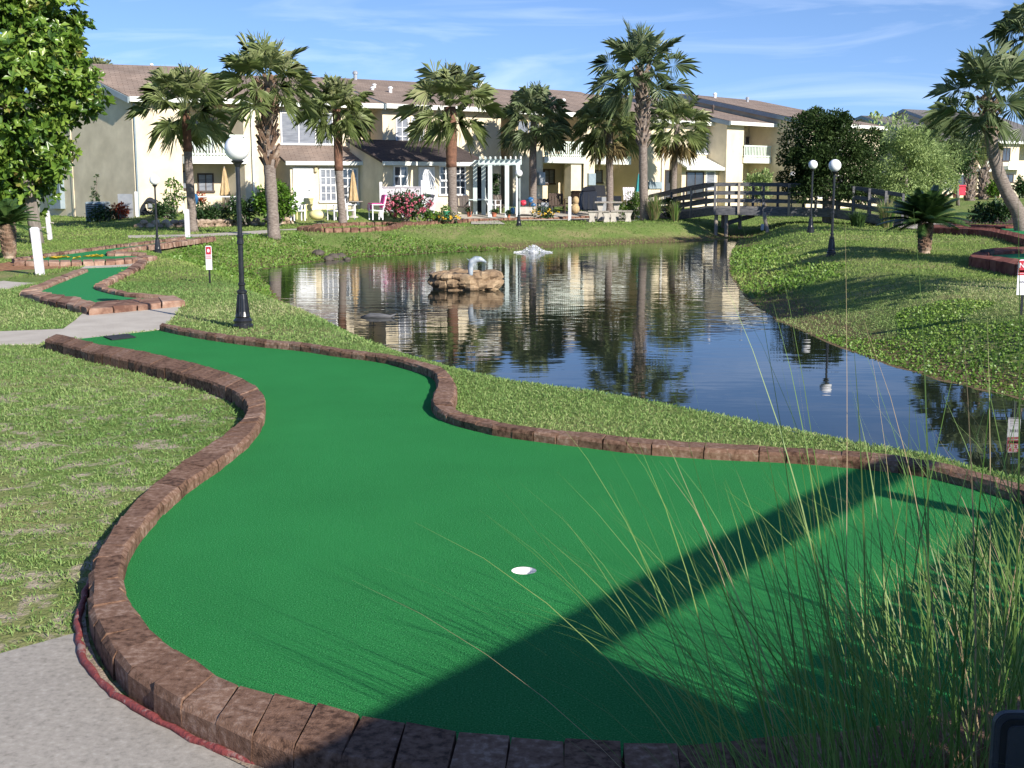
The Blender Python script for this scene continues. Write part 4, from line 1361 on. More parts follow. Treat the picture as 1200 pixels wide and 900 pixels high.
def palm(label, base, path_px, Y, Rpx, key, r_base, r_top, group='sabal palms around the pond', dead=False, boots=None, rust=None, rz=0.0, name='sabal_palm', tm=None, ctr=None):
    Rw = Rpx * Y / F / 1.06
    pts = [Q(x, y, Y) for x, y in path_px]
    z0 = hz(pts[0].x, pts[0].y)
    pts[0] = Vector((pts[0].x, Y, min(z0, pts[0].z) - .05))
    bp_ = Vector((pts[0].x, Y, pts[0].z))
    root = thing(name, bp_, label, 'palm tree', group)
    rel = [p - bp_ for p in pts]
    # resample the trunk for rings
    path = []
    for i in range(len(rel) - 1):
        for k in range(6):
            path.append(rel[i].lerp(rel[i + 1], k / 6))
    path.append(rel[-1])
    n = len(path)
    rg = random.Random(int(Rpx * 7 + Y))
    rad = []
    for i in range(n):
        t = i / (n - 1)
        r_ = r_base + (r_top - r_base) * t
        if t < .12:
            r_ *= 1 + .35 * (1 - t / .12) ** 2
        rad.append(r_ * (1 + rg.uniform(-.05, .05)))
    b = MB(); b.tube(path, rad, n=12)
    b.build('trunk', tm or M_trunk, root, smooth=True)
    if rust:
        i0 = int(n * rust)
        b = MB(); b.tube(path[i0:], [r_ * 1.13 for r_ in rad[i0:]], n=12)
        b.build('upper_trunk', M_trunkred, root, smooth=True)
    if boots:
        t0, cnt, w0, w1, ln, mm = boots
        boots_mesh(rg, path[int(n * t0):] + [path[-1] + Vector((0, 0, .15))], cnt, w0, w1, ln, mm, root)
    top = path[-1] if ctr is None else Q(ctr[0], ctr[1], Y) - bp_
    if ctr is not None:
        pass
    inst(CROWNS[key], key, root, top, Rw, rz)
    if dead:
        inst(DEAD, 'dead', root, top - Vector((0, 0, Rw * .1)), Rw * .85, rz + 1)
    return root

palm('slim palm with a drooping crown in front of the left end townhouse', None, [(226.5, 271), (224, 235), (221, 195), (219.5, 160), (217, 128)], 48 * K, 56, 'a', .165, .14, rust=.62, rz=.4)
palm('tall palm with a ragged brown boot collar left of the white door', None, [(321, 275), (319, 240), (316, 200), (313.5, 150), (312.5, 98)], 44.3 * K, 60, 'c', .2, .2, boots=(.55, 46, .24, .27, .3, M_boots), rz=1.4)
palm('thin-trunked palm in front of the closed thatched umbrella', None, [(402, 259), (399.5, 235), (397, 200), (396, 160), (394, 128)], 54 * K, 42, 'b', .17, .15, rust=.5, rz=2.2)
palm('palm with a rust-red upper trunk beside the green flower pot', None, [(530.5, 249), (530, 225), (529, 190), (529, 160), (527, 125)], 60 * K, 56, 'a', .2, .24, rust=.45, rz=3.1)
palm('dark palm right behind the middle lamp post', None, [(624.5, 244), (624.5, 215), (624.5, 170), (626, 140)], 66 * K, 43, 'd', .2, .17, rz=.9)
palm('shaggy full palm behind the concrete picnic table', None, [(715, 240), (714.5, 210), (714, 175), (712, 146)], 67 * K, 41, 'b', .18, .17, dead=True, rz=4.2)
palm('tallest palm with pale criss-cross boots on its upper trunk near the bridge', None, [(755.5, 256), (754, 220), (753.5, 170), (753, 120), (752, 84)], 62 * K, 56, 'e', .2, .2, boots=(.5, 64, .22, .26, .32, M_bootspale), rz=5.0)
palm('low full palm standing just right of the tallest palm', None, [(789, 240), (789.5, 215), (791, 180), (794, 146)], 77 * K, 39, 'a', .19, .17, dead=True, rz=5.6)
palm('big palm leaning left with a curved thick trunk at the right edge', None, [(1201, 263), (1192, 246), (1180, 226), (1171, 205), (1164, 180), (1160, 150), (1157, 118)], 45 * K, 66, 'e', .24, .19, rz=.2, boots=(.8, 30, .2, .24, .2, M_boots))
palm('palm cut off by the right frame edge with its dark crown above the leaning palm', None, [(1232, 264), (1226, 200), (1219, 120), (1214, 45)], 46 * K, 52, 'd', .2, .18, rz=1.0)
palm('small distant palm with a fat booted trunk left of the leaning palm', None, [(1136.5, 229), (1137, 210), (1137, 178)], 108 * K, 20, 'c', .3, .26, boots=(.05, 50, .3, .36, .4, M_bootspale), group='small palms by the far house', rz=2.0)
palm('second distant palm half hidden behind the curved trunk', None, [(1152.5, 229), (1153, 210), (1154, 172)], 112 * K, 18, 'a', .3, .26, boots=(.05, 50, .3, .36, .4, M_bootspale), group='small palms by the far house', rz=3.0)
palm('greyish palm rising behind the pale green willow', None, [(1101, 236), (1101, 205), (1100, 160)], 90 * K, 30, 'd', .2, .2, dead=True, rz=.3)
palm('palm top peeking over the left roof ridge beside the leafy tree', None, [(118, 240), (118, 150), (118, 92)], 92 * K, 26, 'b', .2, .18, rz=2.7)

# sago palms
def sago(label, base, h, trunk_r, Lf, nleaf, seed, group='stubby sago palms'):
    rg = np.random.default_rng(seed)
    root = thing('sago_palm', base, label, 'sago palm', group)
    b = MB()
    n = 14
    b.tube([(0, 0, -.05 + (h + .05) * i / n) for i in range(n + 1)], [trunk_r * (.82 + .3 * (i / n)) * (1 + (.09 if i % 2 else -.07)) for i in range(n + 1)], 14)
    b.build('trunk', M_boots, root)
    b = MB()
    for i in range(70):
        t = i / 70; az = i * 2.4
        r_ = trunk_r * (.85 + .25 * t)
        o = Vector((math.cos(az), math.sin(az), 0))
        p = Vector((0, 0, h * (.05 + .9 * t))) + o * r_ * .8
        b.bar(p, p + o * trunk_r * .3 + Vector((0, 0, .1)), .07, .03, up=o)
    b.build('leaf_bases', M_boots, root)
    V, Fc, RN = [], [], []
    for i in range(nleaf):
        t = i / nleaf
        el = math.radians(80 - 72 * t + rg.normal() * 5); az = i * 2.39996
        d = np.array([math.cos(el) * math.cos(az), math.cos(el) * math.sin(az), math.sin(el)])
        p = np.array([0, 0, h]) + d * .05
        hd = np.array([math.cos(az), math.sin(az), 0]); L0 = Lf * (.85 + .25 * rg.random())
        sd = np.array([-math.sin(az), math.cos(az), 0])
        m_ = 22
        tint = rg.random() * .5
        for k in range(m_):
            s_ = (k + 1) / m_
            q = p + d * L0 * s_ - np.array([0, 0, 1]) * L0 * .32 * s_ ** 2.2
            tg = d - np.array([0, 0, 1]) * .7 * s_ ** 1.2; tg /= np.linalg.norm(tg)
            up = np.cross(sd, tg)
            for sg in (-1, 1):
                ld_ = sd * sg * .8 + tg * .55 + up * .3
                ln = Lf * .2 * (math.sin(math.pi * min(1, s_ * .9 + .08)) ** .6 + .15)
                w = tg * .03 * (Lf / .9)
                k0 = len(V)
                V.extend([q - w, q + w, q + ld_ * ln]); RN.extend([min(1, tint + rg.random() * .5)] * 3)
                Fc.append((k0, k0 + 1, k0 + 2))
    np_mesh('fronds', np.array(V), np.array(Fc), M_sago, root, np.array(RN))
    return root
pb = GP(1083, 297)
sago('squat sago palm with a shaggy booted trunk on the right lawn', pb, .78, .17, 1.2, 64, 1)
pb = GP(11, 303); 
sago('sago palm with a thick brown trunk at the left frame edge', pb, .8, .17, .8, 44, 2)

# ---------------------------------------------------------------- broad-leaved trees and shrubs
def tree(name, label, base, trunk_pts, trunk_r, centre, radii, nclump, cr, nleaf, size, m, seed, aspect=.55, group=None, rosette=0, limbs=9, bark=None, inner=.5, floor=-1.0):
    rg = np.random.default_rng(seed)
    root = thing(name, base, label, 'tree', group)
    c0 = Vector(centre) - Vector(base)
    P, D, Nn, rn, cl = clump_cloud(rg, radii, nclump, cr, nleaf, inner=inner, floor=floor)
    b = MB()
    rel = [Vector(p) - Vector(base) for p in trunk_pts]
    b.tube(rel, [trunk_r * (1.25 - .55 * i / (len(rel) - 1)) for i in range(len(rel))], 10)
    b.build('trunk', bark or M_bark, root, smooth=True)
    b = MB()
    for i in range(min(limbs, len(cl))):
        e = c0 + Vector(cl[i]) * .85
        s_ = rel[-1] if i % 2 else rel[-1].lerp(rel[max(0, len(rel) - 2)], .4)
        md = s_.lerp(e, .5) + Vector((rg.normal() * .1, rg.normal() * .1, .15))
        b.tube([s_, md, e], [trunk_r * .55, trunk_r * .35, trunk_r * .12], 6)
    b.build('limbs', bark or M_bark, root, smooth=True)
    if rosette:
        k = rosette
        P2 = np.repeat(P, k, 0); A = np.repeat(D, k, 0)
        A2 = unit(A * .8 + np.array([0, 0, .45]))
        r3 = unit(rg.normal(size=P2.shape))
        D2 = unit(r3 - A2 * (r3 * A2).sum(1, keepdims=True) + A2 * .35)
        N2 = A2
        rn2 = np.clip(np.repeat(rn, k) * .8 + rg.random(len(P2)) * .25, 0, 1)
        sz = size * (.7 + .6 * rg.random(len(P2)))
        leaves('crown', rg, P2 + np.array(c0), D2, N2, sz, m, root, aspect=aspect, rnd=rn2)
    else:
        sz = size * (.6 + .8 * rg.random(len(P)))
        leaves('crown', rg, P + np.array(c0), D, Nn, sz, m, root, aspect=aspect, rnd=rn)
    return root

Yt = 36.5
bt = PY(42, Yt)
tree('magnolia_tree', 'large glossy broad-leaved tree filling the upper left corner', bt, [bt - Vector((0, 0, .1)), Q(40, 262, Yt), Q(36, 235, Yt), Q(28, 180, Yt), Q(15, 110, Yt)], .17, Q(2, 78, Yt), (2.35, 2.1, 3.9), 210, .66, 8000, .23, M_magnolia, 4, aspect=.48, rosette=6, limbs=14, inner=.45)
Yo = 57.5 * K
bo = PY(970, Yo)
tree('oak_tree', 'dense dark green round tree with a pale trunk in front of the bridge end', bo, [bo - Vector((0, 0, .1)), Q(970, 235, Yo), Q(971, 215, Yo)], .2, Q(972, 184, Yo), (2.15, 2.1, 2.25), 95, .55, 32000, .13, M_oak, 5, inner=.42, limbs=12, bark=M_stake, floor=-.75)
Yw = 66 * K
bw = PY(1062, Yw)
tree('willow_tree', 'airy pale green willowy tree right of the dark round tree', bw, [bw, Q(1062, 225, Yw), Q(1062, 200, Yw)], .12, Q(1058, 198, Yw), (2.1, 1.9, 2.2), 90, .5, 13000, .18, M_willow, 6, aspect=.3, inner=.3)
Yw = 70 * K
bw = PY(1092, Yw)
tree('willow_tree', 'second pale green willowy tree, nearest the far house', bw, [bw, Q(1092, 225, Yw), Q(1092, 200, Yw)], .12, Q(1088, 203, Yw), (1.7, 1.7, 2.2), 70, .5, 10000, .18, M_willow, 7, aspect=.3, inner=.3)
Yw = 95 * K
bw = PY(1122, Yw)
tree('small_tree', 'brownish vine-covered small tree in front of the far porch', bw, [bw, Q(1122, 225, Yw), Q(1122, 205, Yw)], .12, Q(1123, 186, Yw), (1.1, 1.2, 1.6), 40, .45, 2600, .2, M_hedge, 8, inner=.3)
for i, (px, py, Yd, rx, rz_, lb) in enumerate([(1030, 192, 118, 6.5, 3.6, 'distant hazy tree crown between the dark round tree and the willow'), (1250, 200, 160, 9, 5, 'distant tree beyond the right edge of the far houses'), (-30, 190, 88, 5, 4.2, 'background tree behind the house at the far left'), (60, 180, 100, 4, 4.0, 'background tree between the left house and the left gable')]):
    bw = PY(px, Yd)
    tree('background_tree', lb, bw, [bw, Q(px, py, Yd)], .3, Q(px, py, Yd), (rx, rx, rz_), 70, 1.1, 5000, .42, M_oak if i != 0 else M_willow, 30 + i, inner=.4, group='background trees')
# trees standing outside the right of the frame, whose shade falls across the lawn and bank
kv0 = Vector((SUN.x / SUN.z, SUN.y / SUN.z, 1))
for i, (tx, ty, rr, hh, lb) in enumerate([(925, 327, 1.9, 4.6, 'leafy tree on the right lawn beyond the frame edge'), (1075, 306, 1.5, 5.4, 'second leafy tree on the right lawn beyond the frame edge')]):
    q = G(tx, ty, -.1) + kv0 * hh
    x, y = q.x, q.y
    print('SHADE', x, y, x / max(y, .1))
    bw = Vector((x, y, hz(x, y)))
    tree('shade_tree', lb, bw, [bw, bw + Vector((.1, 0, hh * .5)), bw + Vector((0, .1, hh * .8))], .15, bw + Vector((0, 0, hh)), (rr, rr, rr * .8), 50, .6, 3500, .2, M_oak, 50 + i, group='shade trees right of the view')

def shrub(name, label, px, py, wpx, hpx, Y, m, size, n, seed, group=None, flowers=None, aspect=.55, cat='shrub', depth=.8, nclump=26):
    rg = np.random.default_rng(seed)
    base = PY(px, Y)
    zb = Q(px, py, Y).z
    if zb > base.z:
        base.z = zb
    root = thing(name, base, label, cat, group)
    rx, rz_ = wpx / 2 * Y / F, hpx / 2 * Y / F
    P, D, Nn, rn, cl = clump_cloud(rg, (rx * .8, rx * .8 * depth, rz_ * .8), nclump, rx * .32, n, inner=.3, flat=.9)
    P[:, 2] = np.maximum(P[:, 2] + rz_, .02)
    leaves('foliage', rg, P, D, Nn, size * (.6 + .8 * rg.random(n)), m, root, aspect=aspect, rnd=rn)
    b = MB()
    for i in range(7):
        a = Vector((rg.normal() * rx * .2, rg.normal() * rx * .2, -.06)); e = Vector((cl[i][0], cl[i][1], cl[i][2] + rz_))
        b.tube([a, a.lerp(e, .5) + Vector((0, 0, .05)), e], [.03, .022, .01], 5)
    b.build('stems', M_bark, root)
    if flowers:
        fm, cnt, fs = flowers
        o = unit(rg.normal(size=(cnt, 3))); o[:, 1] = -np.abs(o[:, 1]) * .9; o[:, 2] = o[:, 2] * .9 + .1
        c = o * np.array([rx, rx * depth, rz_]) * (.85 + .2 * rg.random((cnt, 1))) + np.array([0, 0, rz_])
        c[:, 2] = np.maximum(c[:, 2], .1)
        Pf = np.repeat(c, 7, 0); Df = unit(rg.normal(size=Pf.shape)); Nf = unit(rg.normal(size=Pf.shape) + np.array([0, -1, .5]))
        f = leaves('blossoms', rg, Pf, Df, Nf, np.full(len(Pf), fs), fm, root, aspect=.8)
    return root

shrub('round_bush', 'big bright yellow-green round bush left of the white door', 320, 262, 56, 52, 53.5 * K, M_bush, .16, 2600, 1, nclump=34)
shrub('round_bush', 'lower dark green bush between the patio and the bright bush', 285, 261, 44, 28, 54 * K, M_hedge, .13, 1500, 2)
shrub('hedge', 'low dark clipped hedge under the white patio table', 248, 261, 50, 19, 54.5 * K, M_hedge, .12, 1800, 3, depth=.5, cat='hedge')
shrub('climbing_vine', 'loose climbing vine with pale leaves behind the left lamp post', 203, 257, 30, 46, 57 * K, M_bush, .14, 420, 4, depth=.5, cat='vine', nclump=18)
shrub('low_shrub', 'low leafy shrub at the foot of the climbing vine', 194, 262, 34, 17, 55 * K, M_hedge, .12, 900, 5)
shrub('flower_bush', 'dark bush covered in pink blossoms in front of the low fence', 477, 257, 56, 30, 56 * K, M_hedge, .13, 2200, 6, flowers=(M_pink, 95, .1), cat='flowering bush')
shrub('garden_plant', 'light green leafy plant beside the gate and the pink bush', 503, 257, 20, 12, 56.5 * K, M_bush, .12, 360, 7)
shrub('red_plant', 'dim red-leaved plant at the base of the shaded gable wall', 140, 266, 22, 20, 56 * K, M_redp, .12, 400, 8, group='plants along the shaded gable')
shrub('dark_plant', 'dark green plant against the shaded gable wall', 122, 268, 40, 15, 55.5 * K, M_hedge, .12, 800, 9, group='plants along the shaded gable')
shrub('red_plant', 'reddish brown planter bush on the left patio table', 236, 238, 15, 12, 58.5 * K, M_redp, .1, 300, 10)
shrub('climbing_vine', 'narrow vine climbing the shaded gable beside the utility cabinet', 113, 262, 10, 62, 60 * K, M_hedge, .1, 260, 11, depth=.4, cat='vine', nclump=14)
shrub('fern_bush', 'bright feathery bush between the picnic table and the tallest palm', 741, 258, 42, 31, 63 * K, M_bush, .17, 1500, 12, aspect=.2)
shrub('dark_bush', 'dark bush under the left end of the bridge', 786, 256, 22, 25, 64 * K, M_hedge, .15, 900, 13)
shrub('round_bush', 'bright bush behind the bridge rail under the small balcony', 889, 240, 40, 44, 74 * K, M_willow, .17, 1400, 14)
shrub('low_bush', 'dark low bush in the bed under the leaning palm', 1164, 258, 42, 20, 48 * K, M_hedge, .15, 900, 15, group='bushes in the right-hand bed')
shrub('low_bush', 'small leafy bush at the left end of the mulch bed', 1146, 259, 22, 15, 50 * K, M_hedge, .14, 400, 16, group='bushes in the right-hand bed')
shrub('garden_bush', 'round dark bush in front of the balcony of the far right house', 1196, 230, 26, 20, 110 * K, M_hedge, .25, 900, 17)
shrub('garden_bush', 'green bush between the two small distant palms', 1163, 230, 22, 18, 110 * K, M_bush, .25, 700, 18)
shrub('marigold_patch', 'low orange and green flower patch right of the middle lamp post', 638, 254, 34, 9, 60 * K, M_hedge, .1, 500, 19, flowers=(M_yellowp, 12, .08), cat='flower bed')
shrub('marigold_patch', 'low yellow flower patch in front of the green pot', 520, 258, 40, 6, 57.5 * K, M_hedge, .1, 500, 20, flowers=(M_yellowp, 18, .08), cat='flower bed')

def reeds(name, label, px, py, wpx, hpx, Y, m, n, seed, dead=.25, group=None):
    rg = np.random.default_rng(seed)
    base = PY(px, Y)
    root = thing(name, base, label, 'grass clump', group)
    rx, h = wpx / 2 * Y / F, hpx * Y / F
    V, Fc, RN = [], [], []
    for i in range(n):
        az = rg.random() * 6.283; r0 = rx * .35 * rg.random() ** .5
        p = np.array([math.cos(az) * r0, math.sin(az) * r0, -.03])
        az += rg.normal() * .5
        lean = abs(rg.normal()) * .3
        ln = h * (.6 + .5 * rg.random())
        o = np.array([math.cos(az), math.sin(az), 0]); sd = np.array([-o[1], o[0], 0]) * .012 * max(1, Y / 40)
        t1 = p + o * ln * lean * .4 + np.array([0, 0, ln * .6]); t2 = p + o * ln * lean * 1.3 + np.array([0, 0, ln * (1 - lean * .3)])
        k = len(V)
        V.extend([p - sd, p + sd, t1 + sd * .8, t1 - sd * .8, t2]); r_ = rg.random() if rg.random() > dead else .95
        RN.extend([r_] * 5)
        Fc += [(k, k + 1, k + 2), (k, k + 2, k + 3), (k + 3, k + 2, k + 4)]
    np_mesh('blades', np.array(V), np.array(Fc), m, root, np.array(RN))
    return root
reeds('reed_clump', 'yellow-green reed clump right of the tallest palm at the bridge foot', 767, 257, 24, 32, 61.5 * K, M_blade, 260, 1, group='reed clumps by the bridge')
reeds('reed_clump', 'slim reed clump against the left bridge ramp', 791, 256, 14, 26, 60 * K, M_blade, 140, 2, group='reed clumps by the bridge')
reeds('reed_clump', 'tall reed clump at the right end of the bridge', 1040, 262, 34, 36, 52 * K, M_blade, 360, 3, group='reed clumps by the bridge')
reeds('reed_clump', 'dark grassy clump below the right bridge ramp', 1005, 263, 40, 20, 54 * K, M_hedge, 420, 4, group='reed clumps by the bridge')
# ---------------------------------------------------------------- lamp posts
def make_lamp():
    t = thing('lamp_post', (0, 0, 0), 'x', 'lamp post', 'globe lamp posts around the pond')
    b = MB()
    b.lathe([(.125, -.05), (.125, .035), (.108, .05), (.108, .075), (.118, .09), (.1, .115), (.085, .13), (.092, .145), (.072, .2), (.06, .36), (.052, .42), (.063, .43), (.063, .455), (.045, .47)], n=20)
    b.build('base', M_black, t, smooth=False)
    b = MB()
    for k in range(10):
        a = 2 * math.pi * k / 10
        b.bar((math.cos(a) * .084, math.sin(a) * .084, .15), (math.cos(a) * .056, math.sin(a) * .056, .41), .012)
    b.build('fluting', M_black, t)
    b = MB()
    b.lathe([(.036, .46), (.036, .52), (.046, .53), (.046, .55), (.033, .56), (.031, 1.02), (.044, 1.03), (.044, 1.06), (.036, 1.075), (.036, 1.11), (.042, 1.12), (.042, 1.135), (.03, 1.15), (.026, 1.96), (.034, 1.97), (.05, 2.0), (.075, 2.02), (.08, 2.035), (.055, 2.04)], n=16)
    b.build('shaft', M_black, t)
    b = MB()
    b.ball((0, 0, 2.18), .15, n=24, m=16)
    b.build('globe', M_globe, t, smooth=True)
    return t
lamp0 = make_lamp()
lamps = [(285, 384, 174, None, 'nearest black lamp post with a white globe, standing beside the big green'),
         (185, 297, 211, None, 'short black lamp post behind the leaf-strewn green on the left'),
         (608, 265, 203, None, 'lamp post standing on the far bank in front of the pergola'),
         (974, 300, 194, None, 'nearer of the two lamp posts on the right bank lawn'),
         (950.5, 271, 193, 42.9 * K, 'farther of the two lamp posts on the right bank lawn'),
         (927, 240, 204.5, 72 * K, 'most distant lamp post, its globe barely showing behind the dark round tree')]
for i, (px, pb_, pg, Yl, lb) in enumerate(lamps):
    p = GP(px, pb_) if Yl is None else PY(px, Yl)
    if Yl is not None and i == 4:
        p.z = Q(px, pb_, Yl).z if Q(px, pb_, Yl).z > p.z else p.z
    zg = Q(px, pg, p.y).z
    sc = max(.6, (zg - p.z) / 2.18)
    if i == 0:
        lamp0.location = p; lamp0.scale = (sc,) * 3; lamp0['label'] = lb
    else:
        dup(lamp0, p, i * .7, lb, sc)

# ---------------------------------------------------------------- text
def text(body, size, m, parent, loc, rot=(math.pi / 2, 0, 0), name='lettering', depth=.002):
    cu = bpy.data.curves.new('tmp', 'FONT')
    cu.body = body; cu.size = size; cu.align_x = 'CENTER'; cu.align_y = 'CENTER'; cu.extrude = depth
    tmp = bpy.data.objects.new('tmp', cu); COL.objects.link(tmp)
    dg = bpy.context.evaluated_depsgraph_get()
    me = bpy.data.meshes.new_from_object(tmp.evaluated_get(dg))
    bpy.data.objects.remove(tmp)
    me.materials.clear(); me.materials.append(m)
    o = link(name, me, parent); o.location = loc; o.rotation_euler = rot
    return o

def sign(px, pbase, ptop, pbot, wpx, label, kind):
    p = GP(px, pbase)
    y = p.y
    z1, z0 = Q(px, ptop, y).z - p.z, Q(px, pbot, y).z - p.z
    w = wpx * y / F
    t = thing('lawn_sign', p, label, 'sign', 'red and white signs on the lawn')
    b = MB(); b.box(-.015, .015, -.008, .012, -.1, z0 + .1); b.build('post', M_black, t)
    h = z1 - z0
    b = MB()
    r_ = w * .22
    pl = []
    for cx, cz, a0_ in ((w / 2 - r_, z1 - r_, 0), (-w / 2 + r_, z1 - r_, 90)):
        for k in range(6):
            a = R(a0_ + 90 * k / 5); pl.append((cx + r_ * math.cos(a), cz + r_ * math.sin(a)))
    pl += [(-w / 2, z0), (w / 2, z0)]
    b.prism(pl, 'y', -.014, -.009); b.build('panel', M_signwhite, t)
    def rect(name, x0, x1, za, zb, m):
        b = MB(); b.box(x0 * w, x1 * w, -.019, -.0145, z0 + h * za, z0 + h * zb); return b.build(name, m, t)
    if kind == 1:
        rect('red_field', -.4, .4, .64, .96, M_signred)
        b = MB(); b.lathe([(.0, 0), (.2 * w, .001), (.2 * w, .004)], (0, 0, 0), 14); o = b.build('pale_emblem', M_signwhite, t); o.location = (0, -.0192, z0 + h * .8); o.rotation_euler = (math.pi / 2, 0, 0); o.scale = (1, 1.5, 1)
        rect('red_band', -.4, .4, .52, .615, M_pinktext)
        rect('red_rule', -.42, .42, .47, .495, M_signred)
        for k in range(5):
            rect('text_line', -.25, .25 - .06 * (k % 2), .38 - k * .06, .405 - k * .06, M_lav)
    else:
        rect('red_field', -.47, .47, .62, .97, M_signred)
        text('NO', w * .56, M_signwhite, t, (0, -.0205, z0 + h * .83))
        rect('grey_band', -.4, .4, .645, .7, M_pinktext)
        rect('red_rule', -.47, .47, .56, .605, M_signred)
        text('SWIM', w * .27, M_ink, t, (0, -.0155, z0 + h * .36))
        for k in range(3):
            rect('text_line', -.3, .3, .2 - k * .06, .222 - k * .06, M_lav)
    return t
sign(246, 332, 288, 316, 7.2, 'small red and white sign on a black stake in the left lawn', 1)
sign(1196.5, 370, 304, 345.5, 15, 'red and white sign with a big N cut off by the right frame edge', 2)

# bottom right corner: back of a grey plastic sign, close to the camera
Yp = 2.35
pp = Q(1192, 880, Yp)
t = thing('grey_plaque', (Q(1196, 870, Yp).x + .03, Yp, 0), 'grey rounded plaque, its colour darkened for shade, with a grooved rim in the bottom right corner', 'sign')
ztop = Q(1190, 836, Yp).z
wpl = .16
def rrect(x0, x1, z0, z1, r_):
    pl = []
    for cx, cz, a0_ in ((x1 - r_, z1 - r_, 0), (x0 + r_, z1 - r_, 90), (x0 + r_, z0 + r_, 180), (x1 - r_, z0 + r_, 270)):
        for k in range(7):
            a = R(a0_ + 90 * k / 6); pl.append((cx + r_ * math.cos(a), cz + r_ * math.sin(a)))
    return pl
xl = Q(1166, 850, Yp).x - t.location.x
b = MB(); b.prism(rrect(xl, xl + wpl, ztop - .2, ztop, .028), 'y', 0, .02); b.build('panel', M_grey, t, bevel=.003)
b = MB(); b.prism(rrect(xl + .012, xl + wpl - .012, ztop - .188, ztop - .012, .022), 'y', -.004, -.001); b.build('groove', M_greydark, t)
b = MB(); b.prism(rrect(xl + .024, xl + wpl - .024, ztop - .176, ztop - .024, .014), 'y', -.008, -.0045); b.build('face', M_grey, t)
b = MB(); b.box(xl + wpl / 2 - .02, xl + wpl / 2 + .02, .021, .05, -.1, ztop - .03); b.build('post', M_greydark, t)

# ---------------------------------------------------------------- white posts
def post(px, pb_, ptop, wpx, label, lean=0.0, rail=None):
    p = GP(px, pb_)
    h = Q(px, ptop, p.y).z - p.z
    w = wpx * p.y / F
    t = thing('white_post', p, label, 'post', 'white square posts')
    b = MB(); b.hexa([(-w / 2, -w / 2, -.1), (w / 2, -w / 2, -.1), (w / 2, w / 2, -.1), (-w / 2, w / 2, -.1), (-w / 2 + lean, -w / 2, h), (w / 2 + lean, -w / 2, h), (w / 2 + lean, w / 2, h), (-w / 2 + lean, w / 2, h)])
    b.build('shaft', M_whitepost, t, bevel=.008)
    b = MB(); b.hexa([(lean - w * .5 - .004, -w * .5 - .004, h - .01), (lean + w * .5 + .004, -w * .5 - .004, h - .01), (lean + w * .5 + .004, w * .5 + .004, h - .01), (lean - w * .5 - .004, w * .5 + .004, h - .01),
                      (lean - w * .3, -w * .3, h + .03), (lean + w * .3, -w * .3, h + .03), (lean + w * .3, w * .3, h + .03), (lean - w * .3, w * .3, h + .03)])
    b.build('cap', M_whitepost, t)
    if rail:
        b = MB(); b.tube([(0, 0, h * .45), (-rail, .05, h * .42)], .02, 6); b.tube([(0, 0, h * .62), (rail * .3, -.05, h * .6)], .02, 6); b.build('rope', M_stone, t)
    return t
post(47.5, 322, 268, 8.5, 'tall white square post leaning left beside the small angular green', lean=-.06)
post(59, 281, 248, 4.5, 'thin white post with a rope rail behind the tall leaning post', lean=-.05, rail=.5)
post(220, 278, 246, 5, 'white post in front of the slim palm by the back path')
post(667.5, 253, 231, 3.6, 'white post in front of the covered grill')

# ---------------------------------------------------------------- wooden stake
p = GP(897, 274)
t = thing('wooden_stake', p, 'short weathered leaning wooden stake on the right bank below the bridge', 'stake')
b = MB(); b.tube([(.12, 0, -.1), (.02, 0, .35), (-.1, 0, .9)], [.09, .085, .075], 8); b.build('log', M_stake, t)
b = MB(); b.box(-.22, -.08, -.1, .02, .15, .42); b.build('box', M_metal, t, bevel=.02)

